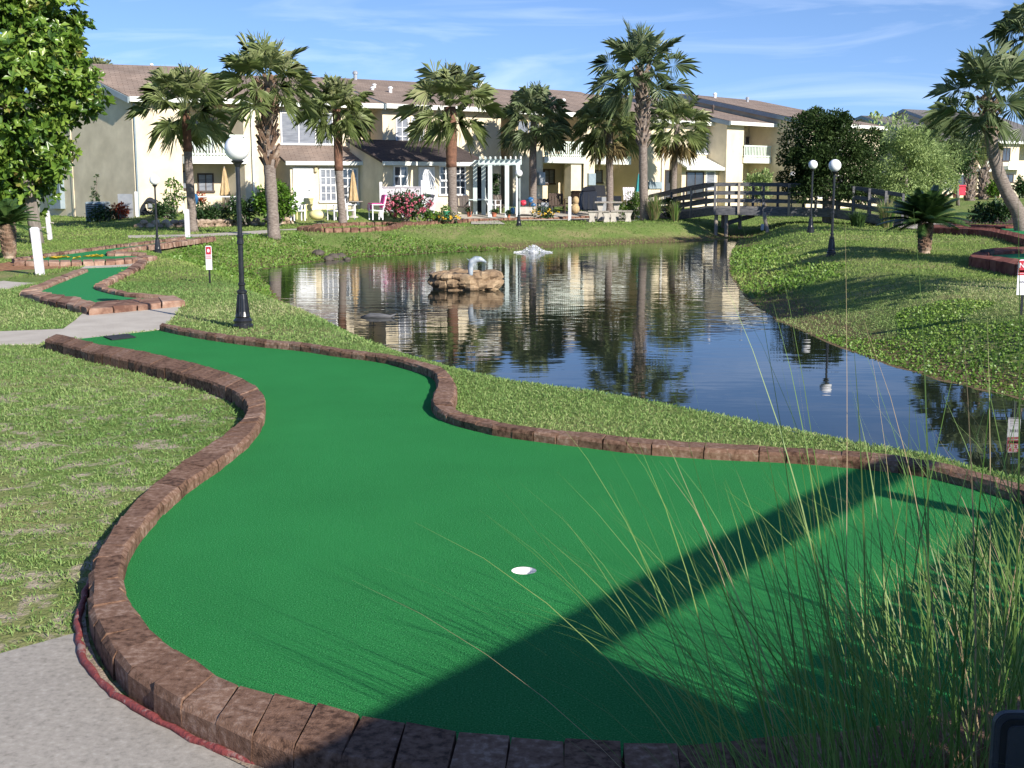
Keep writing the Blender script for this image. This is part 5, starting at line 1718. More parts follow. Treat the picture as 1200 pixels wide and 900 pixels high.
# ---------------------------------------------------------------- bridge
def bridge():
    # top-rail line, world points (x, y, rail z, deck z)
    st = [(768, 229, 67), (797, 222.5, 63), (838, 214.5, 58.5), (880, 214.3, 58), (925, 215, 57.6), (972, 216, 57), (1000, 218.5, 55.8), (1028, 222, 54.8), (1058, 227, 53.8)]
    pts = []
    for px, py, Y in st:
        q = Q(px, py, Y * K)
        pts.append((q, q.z - 1.05))
    c = sum((p for p, d in pts), Vector()) / len(pts)
    root = thing('footbridge', (c.x, c.y, 0), 'dark weathered wooden footbridge arching over the pond channel', 'bridge')
    off = Vector((c.x, c.y, 0))
    back = Vector((-.1, 1.75, 0))
    deck, beam, rails, posts = MB(), MB(), MB(), []
    for side, o in (('f', Vector((0, 0, 0))), ('b', back)):
        for i in range(len(pts) - 1):
            (a, da), (b_, db) = pts[i], pts[i + 1]
            a2, b2 = a + o - off, b_ + o - off
            for dz, h in ((0, .16), (-.38, .16), (-.72, .16)):
                rails.bar(a2 + Vector((0, 0, dz - .06)), b2 + Vector((0, 0, dz - .06)), .05, h)
            ad = Vector((a2.x, a2.y, da - .19)); bd = Vector((b2.x, b2.y, db - .19))
            beam.bar(ad, bd, .1, .34)
    n = 64
    for k in range(n):
        f = k / n * (len(pts) - 1); i = int(f); f1 = min((k + .93) / n * (len(pts) - 1), len(pts) - 1 - 1e-6)
        j = int(f1)
        def at(i, f):
            return pts[i][0].lerp(pts[i + 1][0], f - i), pts[i][1] + (pts[i + 1][1] - pts[i][1]) * (f - i)
        (p0, d0), (p1, d1) = at(i, f), at(j, f1)
        q0, q1 = p0 - off, p1 - off
        e = back * .03
        deck.hexa([Vector((q.x, q.y, d - .03)) for q, d in ((q0 + e, d0), (q1 + e, d1), (q1 + back - e, d1), (q0 + back - e, d0))] + [Vector((q.x, q.y, d + .015)) for q, d in ((q0 + e, d0), (q1 + e, d1), (q1 + back - e, d1), (q0 + back - e, d0))])
    deck.build('deck', M_deck, root)
    beam.build('beam', M_wood, root)
    rails.build('railing', M_wood, root)
    for side, o in (('f', Vector((0, -.06, 0))), ('b', back + Vector((0, .06, 0)))):
        for k in range(13):
            f = k / 12 * (len(pts) - 1 - 1e-6); i = int(f)
            p = pts[i][0].lerp(pts[i + 1][0], f - i) + o - off
            d = pts[i][1] + (pts[i + 1][1] - pts[i][1]) * (f - i)
            b = MB(); b.box(p.x - .05, p.x + .05, p.y - .05, p.y + .05, d - .35, p.z - .005)
            b.build('rail_post', M_stake if (side == 'f' and k in (2, 4, 6)) else M_wood, root)
    for px, Y in ((840, 58.6), (852, 58.6), (848, 60), (868, 60)):
        q = Q(px, 250, Y * K)
        zb = hz(q.x, q.y) - .4
        b = MB(); b.tube([(q.x - off.x, q.y - off.y + .15, zb), (q.x - off.x, q.y - off.y + .15, Q(px, 249, Y * K).z)], .085, 8)
        b.build('pile', M_stake, root)
    b = MB(); q0, q1 = Q(850, 262, 59 * K) - off, Q(884, 252, 59 * K) - off
    b.bar(q0, q1, .08, .2); b.build('cross_brace', M_wood, root)
bridge()

# ---------------------------------------------------------------- pond: island, dolphin, fountain, rocks, log
ic = G(545.5, 338.5, ZW)
rg = np.random.default_rng(12)
isl = thing('rock_island', (ic.x, ic.y, ZW), 'oval island of stacked brown rocks in the middle of the pond', 'rock island')
Wi = 88 * ic.y / F / 2
rr = random.Random(3)
b = MB()
for ring, (zz_, sc, cnt) in enumerate(((-.03, .8, 18), (.14, .98, 22), (.28, .93, 20))):
    for k in range(cnt):
        a = 2 * math.pi * (k + rr.random() * .5) / cnt
        s_ = rr.uniform(.13, .2)
        b.ball((math.cos(a) * (Wi - s_) * sc, math.sin(a) * Wi * .5 * sc, zz_ + rr.uniform(-.02, .03)), s_ * 1.25, s_, s_ * rr.uniform(.55, .8), n=8, m=6, jit=.16, rng=rr)
b.build('edge_rocks', M_rock, isl)
b = MB(); b.lathe([(Wi * .8, -.4), (Wi * .9, .2), (Wi * .8, .32), (Wi * .3, .36)], n=24); o = b.build('fill', M_rock, isl); o.scale = (1, .52, 1)

p0 = Q(552.5, 337, ic.y - Wi * .52)
db = Vector((p0.x, p0.y, ZW + .1))
dol = thing('dolphin_statue', db, 'blue and white leaping dolphin statue on the rock island', 'statue')
Yd = p0.y
path = [Q(x, y, Yd) - db for x, y in [(553.5, 336), (552.5, 328), (551.5, 320), (551.5, 312), (553.5, 306.5), (558, 303.8), (563, 304), (567, 305.8), (570, 307.6)]]
b = MB(); b.tube(path, [.055, .055, .055, .066, .08, .076, .062, .034, .014], 12); b.build('body', M_dolphin, dol, smooth=True)
def fin(a, c, d, th, name):
    b = MB(); a, c, d = [Vector(q) for q in (a, c, d)]
    k = Vector((0, th, 0))
    b.v = [tuple(a - k), tuple(c - k), tuple(d - k * .3), tuple(a + k), tuple(c + k), tuple(d + k * .3)]
    b.f = [(0, 1, 2), (3, 5, 4), (0, 3, 4, 1), (1, 4, 5, 2), (2, 5, 3, 0)]
    b.build(name, M_dolphin, dol)
f_ = lambda x, y: Q(x, y, Yd) - db
fin(f_(551, 305), f_(553, 309), f_(546.5, 302.5), .03, 'dorsal_fin')
fin(f_(556, 307), f_(559, 307), f_(556.5, 313), .03, 'flipper')
b = MB(); b.ball(path[0] + Vector((0, 0, -.02)), .16, .16, .1, n=10, m=6, jit=.1, rng=rr); b.build('pedestal', M_rock, dol)

fc = G(625, 296, ZW)
ft = thing('fountain_spray', (fc.x, fc.y, ZW), 'low white bubbling fountain spray near the far bank', 'fountain')
n = 1500
a = rg.random(n) * 6.283; rr_ = rg.random(n) ** .7 * .66
hh = .24 * np.exp(-(rr_ / .3) ** 2) * rg.random(n) ** .5 + .015
P = np.stack([rr_ * np.cos(a), rr_ * np.sin(a), hh], 1)
D = unit(np.stack([np.cos(a) * rr_ * 2, np.sin(a) * rr_ * 2, .6 - rr_], 1) + rg.normal(size=(n, 3)) * .2)
leaves('droplets', rg, P, D, unit(rg.normal(size=(n, 3))), .04 * (.5 + rg.random(n)), M_foam, ft, aspect=.5)
b = MB(); b.lathe([(.2, .0), (.16, .05), (.09, .1), (.04, .14)], n=18); b.build('plume', M_foam, ft, smooth=True)

for i, (x, y, s_) in enumerate([(373, 296, .17), (385, 302, .14), (391, 300, .16), (399, 299, .15), (407, 302, .1)]):
    p = GP(x, y + 3)
    b = MB(); b.ball((0, 0, s_ * .3), s_ * 1.2, s_ * .9, s_ * .75, n=10, m=7, jit=.15, rng=rr)
    o = b.build('bank_rock', M_rockgrey); o.location = p
    tag(o, ['tallest dark rock on the far left bank of the pond', 'dark rock at the water edge, left of its close neighbours', 'dark middle rock of the huddle on the far left bank', 'dark rock right of the middle of the huddle on the far left bank', 'smallest dark rock at the right end of the huddle on the far bank'][i], 'rock', 'dark rocks on the far left bank')
lg = G(430, 381, ZW)
b = MB(); b.tube([(-.3, .06, -.02), (-.12, .03, .03), (.06, 0, .03), (.24, -.03, .02), (.34, -.01, .07)], [.03, .055, .05, .03, .01], 8); b.tube([(.15, 0, .02), (.32, .06, -.01)], [.025, .012], 6)
o = b.build('driftwood_log', M_wood, smooth=True); o.location = (lg.x + .05, lg.y + 1.2, ZW)
tag(o, 'dark forked driftwood log floating near the left grass bank', 'log')

# ---------------------------------------------------------------- garden edging
def edging(name, pxs, z_, label, m, step, size, seed, group=None, cat='edging', rows=1):
    rg_ = random.Random(seed)
    b = MB()
    P = [GP(x, y) for x, y in pxs]
    base = P[0].copy()
    for i in range(len(P) - 1):
        d = (P[i + 1] - P[i]); n_ = max(1, int(d.length / step))
        for k in range(n_):
            for r_ in range(rows):
                p = P[i].lerp(P[i + 1], (k + (.5 if r_ % 2 else 0)) / n_)
                z = hz(p.x, p.y) + size * (.35 + .75 * r_)
                b.ball((p.x - base.x + rg_.uniform(-.05, .05), p.y - base.y + rg_.uniform(-.06, .06), z - base.z), size * rg_.uniform(.75, 1.1), size * .7, size * rg_.uniform(.5, .65), n=7, m=5, jit=.14, rng=rg_)
    o = b.build(name, m); o.location = base
    return tag(o, label, cat, group)
edging('rock_edging', [(164, 267), (200, 267), (240, 266.5), (285, 265), (318, 264), (345, 262.5)], 0, 'dry row of pale brown rocks edging the raised garden on the left', M_gravel, .3, .2, 1, rows=2)
def brick_edge(pxs, label, seed, h=.16, w=.22, step=.32, m=None):
    rg_ = random.Random(seed)
    P = [GP(x, y) for x, y in pxs]
    base = P[0].copy()
    b = MB()
    for i in range(len(P) - 1):
        d = P[i + 1] - P[i]; L_ = d.length; n_ = max(1, int(L_ / step)); u = d.normalized(); s_ = Vector((-u.y, u.x, 0)) * w / 2
        for k in range(n_):
            a = P[i].lerp(P[i + 1], k / n_); c = P[i].lerp(P[i + 1], (k + .9) / n_)
            za, hh = hz(a.x, a.y), h * rg_.uniform(.85, 1.12)
            q = [a - s_, c - s_, c + s_, a + s_]
            b.hexa([Vector((p.x, p.y, za - .05)) - base for p in q] + [Vector((p.x, p.y, za + hh)) - base for p in q])
    o = b.build('brick_edging', m or M_block_far, bevel=.02); o.location = base
    return tag(o, label, 'edging', 'brick edgings in front of the townhouses')
brick_edge([(351, 271), (380, 272.5), (420, 272), (455, 270), (470, 266), (455, 264.3), (410, 265), (375, 267), (351, 271)], 'brick ring around the oval lawn lane in front of the thatched umbrella', 1)
brick_edge([(472, 265), (520, 262.5), (560, 260.3), (610, 258.8), (655, 258), (697, 257)], 'long toothed brick edging from the oval ring to the picnic table', 2)
for pts_, zt_ in (([(470, 263.5), (520, 261), (560, 259), (610, 257.5), (655, 257), (695, 256), (690, 253.5), (640, 254.5), (560, 256.5), (510, 258.5)], .02),):
    o = sheet('gravel_strip', [GP(x, y) for x, y in pts_], .03, M_block_far, drape=True); o['kind'] = 'structure'
for pts_ in ([(512, 252.5), (545, 252), (600, 251.5), (655, 250.5), (700, 249.5), (760, 248.5), (760, 245), (640, 246), (520, 248)], [(335, 259), (400, 258.5), (450, 257), (452, 253), (400, 254), (345, 255)], [(552, 256.8), (592, 256), (584, 251.5), (552, 252)]):
    o = sheet('patio_slab', [PY(x, max(53.0, (1.75 - .3) * F / (y - 215))) for x, y in pts_], .05, M_conc_pale, drape=True); o['kind'] = 'structure'

# ---------------------------------------------------------------- garden furniture (at distance Y, base at its own floor level)
def spot(px, py, Y):
    p = Q(px, py, Y)
    return Vector((p.x, Y, max(p.z, hz(p.x, Y))))

def umbrella(label, px, pb_, ptop, wpx, Y, m):
    p = spot(px, pb_, Y)
    H = Q(px, ptop, Y).z - p.z; r_ = wpx / 2 * Y / F
    t = thing('closed_umbrella', p, label, 'patio umbrella', 'closed patio umbrellas')
    b = MB(); b.tube([(0, 0, 0), (0, 0, H)], .03, 8); b.build('pole', M_stake, t)
    b = MB(); n_ = 14; prof = [(.04, 1), (.3, .9), (.55, .72), (.8, .5), (1.0, .36), (.72, .33)]
    k0 = len(b.v)
    for f, z in prof:
        for k in range(n_):
            a = 2 * math.pi * k / n_; q = f * r_ * (1 if k % 2 else .72)
            b.v.append((q * math.cos(a), q * math.sin(a), H * z))
    for i in range(len(prof) - 1):
        for k in range(n_):
            b.f.append((i * n_ + k, i * n_ + (k + 1) % n_, (i + 1) * n_ + (k + 1) % n_, (i + 1) * n_ + k))
    b.build('canopy', m, t)
    return t
def round_table(label, px, pb_, Y, r_=.5, h=.74, m=None, group='patio tables', rect=None):
    p = spot(px, pb_, Y)
    t = thing('patio_table', p, label, 'table', group)
    m = m or M_stonetop
    b = MB()
    if rect:
        b.box(-rect[0], rect[0], -rect[1], rect[1], h - .05, h)
        b.build('tabletop', m, t, bevel=.01)
        for sx in (-1, 1):
            for sy in (-1, 1):
                b = MB(); b.box(sx * rect[0] * .86 - .03, sx * rect[0] * .86 + .03, sy * rect[1] * .8 - .03, sy * rect[1] * .8 + .03, 0, h - .051); b.build('leg', m, t)
    else:
        b.lathe([(r_ * .95, h - .05), (r_, h - .03), (r_, h)], n=20); b.build('tabletop', m, t)
        b = MB(); b.lathe([(.25, 0), (.22, .04), (.07, .1), (.1, .35), (.06, .55), (.12, h - .051)], n=12); b.build('pedestal', M_stone, t)
    return t
def chair(label, px, pb_, Y, m, rz=0.0, w=.5, hb=.9, arms=True, group='patio chairs', name='patio_chair', scale=1.0):
    p = spot(px, pb_, Y)
    t = thing(name, p, label, 'chair', group, rz)
    t.scale = (scale,) * 3
    b = MB(); b.hexa([(-w / 2, -.25, .38), (w / 2, -.25, .38), (w / 2, .22, .34), (-w / 2, .22, .34), (-w / 2, -.25, .43), (w / 2, -.25, .43), (w / 2, .22, .39), (-w / 2, .22, .39)]); b.build('seat', m, t, bevel=.015)
    b = MB()
    for k in range(5):
        x = -w / 2 + w * (k + .1) / 5
        b.hexa([(x, .2, .36), (x + w * .16, .2, .36), (x + w * .16, .24, .36), (x, .24, .36), (x, .36, hb), (x + w * .16, .36, hb), (x + w * .16, .4, hb), (x, .4, hb)])
    b.box(-w / 2, w / 2, .33, .36, hb - .14, hb - .04)
    b.build('backrest', m, t)
    for sx in (-1, 1):
        for y0 in (-.23, .2):
            b = MB(); b.bar((sx * (w / 2 - .02), y0, 0), (sx * (w / 2 - .02), y0, .4 if y0 > 0 else .62), .045); b.build('leg', m, t)
        if arms:
            b = MB(); b.box(sx * w / 2 - .04, sx * w / 2 + .04, -.27, .3, .621, .65); b.build('armrest', m, t)
    return t
def potted(label, px, pb_, wpx, hpx, Y, mp_, ml, seed):
    p = spot(px, pb_, Y)
    r_ = wpx / 2 * Y / F; h = hpx * Y / F
    t = thing('potted_plant', p, label, 'potted plant', 'potted plants on the patios')
    b = MB(); b.lathe([(r_ * .68, 0), (r_ * .92, h * .85), (r_, h * .86), (r_, h), (r_ * .85, h), (r_ * .8, h * .9)], n=16); b.build('pot', mp_, t)
    rg_ = np.random.default_rng(seed)
    P, D, Nn, rn, _ = clump_cloud(rg_, (r_, r_, h * .45), 8, r_ * .5, 160, inner=.3)
    leaves('foliage', rg_, P + np.array([0, 0, h * 1.25]), D, Nn, np.full(160, .1), ml, t, rnd=rn)
    return t

umbrella('closed straw-coloured thatched umbrella over a round stone table', 414.5, 255, 199, 13, 57.5 * K, M_thatch)
round_table('round stone patio table under the closed thatched umbrella', 414.5, 255, 57.5 * K - .01, .42, .72)
umbrella('closed straw-coloured umbrella in the left end patio', 264.5, 247, 195, 13, 58.5 * K, M_thatch)
umbrella('closed teal umbrella leaning on the shaded patio behind the tallest palm', 748, 246, 202, 9, 74 * K, M_teal)
round_table('white rectangular table on the left end patio', 246, 252, 57.5 * K, m=M_white, rect=(1.2, .45), h=.75)
round_table('pale green table covered with plants under the pergola', 562, 251, 63 * K, m=M_pergola, rect=(.55, .4), h=.72)
b = MB(); p = Q(226, 240, 57 * K); b.lathe([(.2, 0), (.26, .3), (.2, .45), (.1, .5)], n=12); o = b.build('water_jug', M_blue, smooth=True); o.location = (p.x, p.y, p.z)
tag(o, 'bright blue plastic jug at the left end of the white patio table', 'jug')
chair('white adirondack chair draped with a pink cloth left of the pink bush', 441, 257.5, 55.5 * K, M_white, rz=-1.2, w=.62, hb=1.0, name='adirondack_chair')
p = spot(441, 257.5, 55.5 * K)
b = MB(); b.hexa([(-.35, -.28, .66), (.35, -.28, .66), (.35, .2, .66), (-.35, .2, .66), (-.35, -.28, .7), (.35, -.28, .7), (.35, .2, .7), (-.35, .2, .7)]); b.hexa([(-.28, .2, .5), (.28, .2, .5), (.28, .3, .5), (-.28, .3, .5), (-.3, .32, 1.05), (.3, .32, 1.05), (.3, .42, 1.05), (-.3, .42, 1.05)]); b.box(-.36, -.3, -.28, -.1, .35, .659)
o = b.build('pink_cloth', M_pinkcloth, bevel=.02); o.location = p; o.rotation_euler = (0, 0, -1.2); tag(o, 'bright pink cloth hanging over the white adirondack chair', 'cloth')
chair('white plastic chair nearest the bright round bush', 349, 258.5, 54 * K, M_white, rz=.5, w=.5)
chair('white patio chair left of the thatched umbrella table', 393, 258, 55.6 * K, M_white, rz=-.8)
chair('white patio chair between the thin palm and the round stone table', 407, 257.5, 56.2 * K, M_white, rz=.9)
b = MB(); p = spot(372, 257.5, 55 * K); b.ball((0, 0, .2), .36, .3, .22, n=12, m=8); o = b.build('yellow_tub', M_yellow, smooth=True); o.location = p; tag(o, 'round pale yellow tub on the patio below the white framed window', 'tub')
chair('yellow and white chair partly hidden behind the bright round bush', 357, 257, 56 * K, M_yellow, rz=-.4)
chair('dark chair beside the green pot under the sunroom window', 541, 252, 60.5 * K, M_brown, rz=.2, w=.8)
chair('dark chair inside the pergola', 587, 250, 65 * K, M_brown, rz=.6)
chair('white slatted chair inside the pergola behind its front post', 579, 250, 64 * K, M_white, rz=1.0)
chair('brown wicker chair with a round back near the white post', 653, 250, 66 * K, M_wicker, rz=.2, w=.75, hb=1.0)
chair('brown wicker chair pushed against the covered grill', 671, 248, 68 * K, M_wicker, rz=-.7, w=.75, hb=1.05)
chair('dark bench-like chair at the foot of the dark palm', 638, 250, 67 * K, M_brown, rz=0, w=1.0, hb=.6)
chair('lavender chair on the shaded patio', 739, 247, 73 * K, M_lav, rz=.3, w=.7, hb=1.1)
chair('pale chair beside the teal umbrella', 749, 248, 72 * K, M_stone, rz=-.5, w=.6, hb=.95)
chair('pale chair in front of the blue-grey wall panel', 768, 246, 75 * K, M_stone, rz=.3, w=.7, hb=.9)
p = spot(641, 249, 66.5 * K)
b = MB(); b.box(-.3, .3, -.25, .25, 0, .5); b.box(-.24, .24, -.27, -.251, .06, .44); o = b.build('storage_cube', M_metal, bevel=.01); o.location = p; tag(o, 'grey metal storage cube beside the brown wicker chair', 'box')
potted('green glazed pot with a leafy plant right of the gate', 523, 256, 8.5, 8.5, 59 * K, M_green, M_bush, 1)
potted('terracotta pot at the left foot of the pergola', 550, 254, 6.5, 6, 60.5 * K, M_terra, M_hedge, 2)
potted('terracotta pot below the middle pergola post', 579, 254, 7, 5, 60.5 * K, M_terra, M_hedge, 3)
potted('small terracotta pot left of the middle lamp post', 596, 255, 4.5, 4, 59 * K, M_terra, M_hedge, 4)
# covered grill
p = spot(688.5, 246, 66 * K); s_ = 66 * K / F
t = thing('covered_grill', p, 'barbecue grill under a black cover beside the pillar', 'grill')
b = MB(); hw = 10 * s_; hh = 28 * s_
b.hexa([(-hw * 1.15, -.35, 0), (hw * 1.1, -.38, 0), (hw * 1.15, .35, 0), (-hw * 1.1, .33, 0), (-hw * .9, -.22, hh * .72), (hw, -.25, hh * .78), (hw, .25, hh * .78), (-hw * .9, .22, hh * .72)])
b.hexa([(-hw * .88, -.21, hh * .722), (hw * .98, -.24, hh * .782), (hw * .98, .24, hh * .782), (-hw * .88, .21, hh * .722), (-hw * .4, -.1, hh * .95), (hw * .7, -.1, hh), (hw * .7, .1, hh), (-hw * .4, .1, hh * .95)])
b.build('cover', M_black, t, bevel=.04)
b = MB()
for k in range(3):
    x = -hw * .7 + k * hw * .62
    b.hexa([(x, -.385, 0.05), (x + .12, -.4, .05), (x + .12, -.36, .05), (x, -.35, .05), (x + .05, -.245, hh * .7), (x + .1, -.255, hh * .7), (x + .1, -.22, hh * .7), (x + .05, -.21, hh * .7)])
b.build('folds', M_matrub, t)
# grill cart
p = spot(704, 248, 68 * K)
t = thing('grill_cart', p, 'stainless grill cart with its black lid up, right of the covered grill', 'grill')
b = MB(); b.box(-.35, .35, -.25, .25, 0.02, .75); b.build('cabinet', M_metal, t, bevel=.01)
b = MB(); b.box(.37, 1.05, -.25, .25, .1, .8); b.build('side_box', M_black, t, bevel=.02)
b = MB(); b.hexa([(-.3, .1, .76), (.3, .1, .76), (.3, .3, .76), (-.3, .3, .76), (-.38, .25, 1.35), (.2, .25, 1.35), (.2, .35, 1.35), (-.38, .35, 1.35)]); b.build('lid', M_black, t, bevel=.02)
# dog-like tan planter ornament
p = spot(674, 250, 63.5 * K)
b = MB(); b.ball((0, 0, .22), .22, .2, .24, n=10, m=8); b.ball((.02, -.05, .62), .16, .16, .2, n=10, m=8); b.ball((.0, -.02, .42), .14, .13, .14, n=8, m=6); o = b.build('garden_ornament', M_thatch, smooth=True); o.location = p; tag(o, 'small tan stone garden ornament in front of the covered grill', 'ornament')
# colourful toy cart near the middle lamp
p = spot(615.5, 251, 64 * K)
t = thing('toy_pile', p, 'heap of red and blue cushions on a low stand right of the middle lamp post', 'cushions')
b = MB(); b.box(-.5, .5, -.3, .3, .0, .35); b.build('stand', M_stone, t, bevel=.02)
b = MB(); b.ball((.25, 0, .7), .15, .12, .13, n=10, m=7, jit=.2); b.ball((.38, 0, .46), .13, .1, .1, n=8, m=6, jit=.2); b.build('blue_cushion', M_blue, t)
b = MB(); b.ball((-.1, -.1, .55), .16, .12, .13, n=10, m=7, jit=.15); b.build('red_cushion', M_red, t)
b = MB(); b.ball((-.6, -.1, .16), .18, .15, .16, n=10, m=7, jit=.1); b.build('blue_bag', M_blue, t)

# picnic set
def picnic():
    Y = 61 * K
    p = PY(711, Y)
    zb = Q(711, 258.5, Y).z
    p.z = max(p.z, zb)
    s_ = Y / F
    X = lambda px: (px - 711) * s_
    t = thing('picnic_table', p, 'cast concrete picnic table with a thin flat top', 'picnic table')
    h = 20 * s_
    b = MB(); b.hexa([(X(697), 0.1, h), (X(729), .1, h), (X(731), .95, h), (X(699), .95, h), (X(697), .1, h + .07), (X(729), .1, h + .07), (X(731), .95, h + .07), (X(699), .95, h + .07)]); b.build('tabletop', M_stonetop, t, bevel=.01)
    for px in (704, 723):
        b = MB(); b.prism([(X(px) - .12, 0), (X(px) + .12, 0), (X(px) + .07, h * .5), (X(px) + .16, h - .003), (X(px) - .16, h - .003), (X(px) - .07, h * .5)], 'y', .3, .8); b.build('leg', M_stone, t)
    for k, (x0, x1, l0, l1, yy, lb) in enumerate(((688, 713, 693, 710, -.5, 'left concrete bench of the picnic set'), (714.5, 740, 718, 735, -.35, 'right concrete bench of the picnic set'))):
        q = p + Vector((X((x0 + x1) / 2), yy, 0))
        bt_ = thing('concrete_bench', (q.x, q.y, hz(q.x, q.y)), lb, 'bench', 'concrete benches of the picnic set')
        w = (x1 - x0) * s_ / 2; hb = 11.5 * s_
        b = MB(); b.box(-w, w, -.2, .2, hb, hb + .07); b.build('seat', M_stonetop, bt_, bevel=.01)
        for px in (l0, l1):
            xx = (px - (x0 + x1) / 2) * s_
            b = MB(); b.prism([(xx - .16, -.05), (xx + .16, -.05), (xx + .1, hb * .5), (xx + .18, hb - .003), (xx - .18, hb - .003), (xx - .1, hb * .5)], 'y', -.15, .15); b.build('leg', M_stone, bt_)
picnic()
o = sheet('concrete_pad', [GP(x, y) for x, y in [(678, 258), (690, 260), (745, 259), (752, 257.5), (735, 256.8)]], .02, M_conc, drape=True); o['kind'] = 'structure'

# pergola
Yp_ = 62 * K
p = spot(577, 252, Yp_)
t = thing('pergola', p, 'pale green wooden pergola in front of the sunroom end', 'pergola')
s_ = Yp_ / F
X = lambda px: (px - 577) * s_
zt_ = (252 - 190) * s_
for px, dy in ((574.5, 0), (594, 0), (566, 1.6), (556, 1.6), (607, 1.2)):
    b = MB(); b.box(X(px) - .1, X(px) + .1, dy - .1, dy + .1, -.1, zt_); b.build('post', M_pergola, t)
b = MB(); b.box(X(561), X(611), -.12, -.04, zt_ - .18, zt_ + .08); b.build('beam', M_pergola, t)
b = MB(); b.box(X(555), X(608), 1.55, 1.63, zt_ - .2, zt_ + .06); b.build('beam', M_pergola, t)
for k in range(9):
    x = X(563) + k * X(583) * 1.0
    x = X(563) + (X(610) - X(563)) * k / 8
    b = MB(); b.box(x - .03, x + .03, -.4, 2.0, zt_ + .085, zt_ + .2); b.build('rafter', M_white if k > 5 else M_pergola, t)
b = MB(); b.box(X(556), X(572), 1.9, 1.94, .1, zt_ - .25); b.build('dark_screen', M_matrub, t)
shrub('climbing_vine', 'dark ivy column hanging between the pergola posts', 582, 232, 12, 32, 64 * K, M_hedge, .12, 500, 31, depth=.6, cat='vine', nclump=12)
for k, (x0, x1, mm, lb) in enumerate(((588, 594, M_white, 'narrow white door behind the pergola'), (597, 607, M_bluegrey, 'dark blue-grey door behind the pergola, left of the dark palm'))):
    pass

# low fence with gate in front of the sunroom
Yf = 58.5 * K
p = spot(471, 250, Yf); s_ = Yf / F
t = thing('patio_fence', p, 'low lavender-white panel fence behind the pink flower bush', 'fence')
X = lambda px: (px - 471) * s_
for px, top in ((447, 214), (472, 221), (495, 212)):
    b = MB(); b.box(X(px) - .06, X(px) + .06, -.06, .06, -.2, (250 - top) * s_); b.build('post', M_white, t, bevel=.01)
for x0, x1 in ((448.2, 471), (473, 494)):
    b = MB(); b.box(X(x0), X(x1), -.02, .02, .05, (250 - 220.5) * s_); b.build('panel', M_lav, t)
b = MB(); b.box(X(447.8), X(494.3), -.07, .07, (250 - 220.4) * s_, (250 - 219.4) * s_); b.build('top_rail', M_lav, t)
b = MB(); b.box(X(498), X(509), -.03, .03, .02, (250 - 229) * s_); b.build('gate', M_lav, t)
b = MB(); b.bar((X(497.5), -.05, (250 - 228.3) * s_), (X(509.5), -.05, (250 - 229.8) * s_), .1, .1); b.build('gate_rail', M_ink, t)

# left gable things: condenser, hose reel, white lattice box
p = spot(116, 264, 56.5 * K)
t = thing('air_conditioner', p, 'grey air conditioner unit standing by the shaded gable wall', 'air conditioner')
b = MB(); b.box(-.42, .42, -.4, .4, 0, .85); b.build('casing', M_bluegrey, t, bevel=.03)
b = MB()
for k in range(9):
    b.box(-.36, .36, -.425, -.401, .08 + k * .08, .11 + k * .08)
b.build('grille', M_greydark, t)
p = spot(150, 262, 56.5 * K)
t = thing('white_screen', p, 'low white screen panel with a post at the front corner of the gable', 'screen')
b = MB(); b.box(-.38, .25, -.03, .03, 0, 1.05); b.build('panel', M_metal, t)
b = MB(); b.box(.36, .46, -.05, .05, 0, 1.15); b.build('post', M_white, t)
qh = A.proj(176, 241); hp = A.root.matrix_world
p = A.P0 + A.u * qh[0] - A.pv * .12 + Vector((0, 0, qh[1]))
t = thing('garden_hose', p, 'dark coiled garden hose hanging on the sunlit corner wall of the left townhouse', 'hose')
b = MB()
for k in range(5):
    r_ = .34 + .05 * k
    b.tube([(math.cos(2 * math.pi * i / 28) * r_ * .75, -.03 * k, math.sin(2 * math.pi * i / 28) * r_ - .08 * k) for i in range(29)], .035, 6, cap=False)
b.build('coil', M_matrub, t, smooth=True)
b = MB(); b.box(-.1, .1, -.02, .13, -.1, .1); b.build('holder', M_metal, t, bevel=.01)
p = spot(1124, 229, 108 * K)
t = thing('red_cooler', p, 'small red cooler on the far lawn edge behind the stubby palm', 'cooler')
b = MB(); b.box(-.4, .4, -.35, .35, 0, .7); b.build('body', M_red, t, bevel=.05)
b = MB(); b.box(-.43, .43, -.38, .38, .705, .85); b.build('lid', M_red, t, bevel=.04)
edging('garden_border', [(1105, 232), (1150, 231.5), (1200, 232), (1240, 233)], 0, 'low pale brick border along the beds of the far houses', M_block_far, 1.2, .5, 5)

# ---------------------------------------------------------------- unseen timber screen, shaped and placed to cast the bars of shade on the green
kv = Vector((SUN.x / SUN.z, SUN.y / SUN.z, 1))
ZTOP = 2.4
def caster(px, py, z):
    s = G(px, py, ZG)
    return s + kv * (z - ZG)
a1, a2 = caster(450, 838, ZTOP), caster(1000, 556, ZTOP)
dr = (a2 - a1); dr.z = 0; Ls = dr.length; dr.normalize()
nrm = Vector((dr.y, -dr.x, 0))
def plane_hit(px, py):
    s = G(px, py, ZG)
    h = (a1 - s).dot(nrm) / kv.dot(nrm)
    q = s + kv * h
    return (q - a1).dot(dr), ZG + h
_, zr1 = plane_hit(732, 765); _, zr2 = plane_hit(934, 632); _, zr3 = plane_hit(1021, 587)
zr = (zr2 + zr3) / 2
_, zp1 = plane_hit(1159, 591); _, zp2 = plane_hit(1063, 669)
zp = (zp1 + zp2) / 2
sp, _ = plane_hit(1080, 588)
send, _ = plane_hit(1108, 545)
send = max(send, sp + 1.0)
print('SCREEN', ZTOP, zr, zp, sp, send, Ls, a1, a2)
t = thing('shade_casting_screen', (a1.x, a1.y, 0), 'unseen tall timber screen with an open slot, added right of the view to shape the shade on the green', 'screen', rz=math.atan2(dr.y, dr.x))
s0 = -2.2
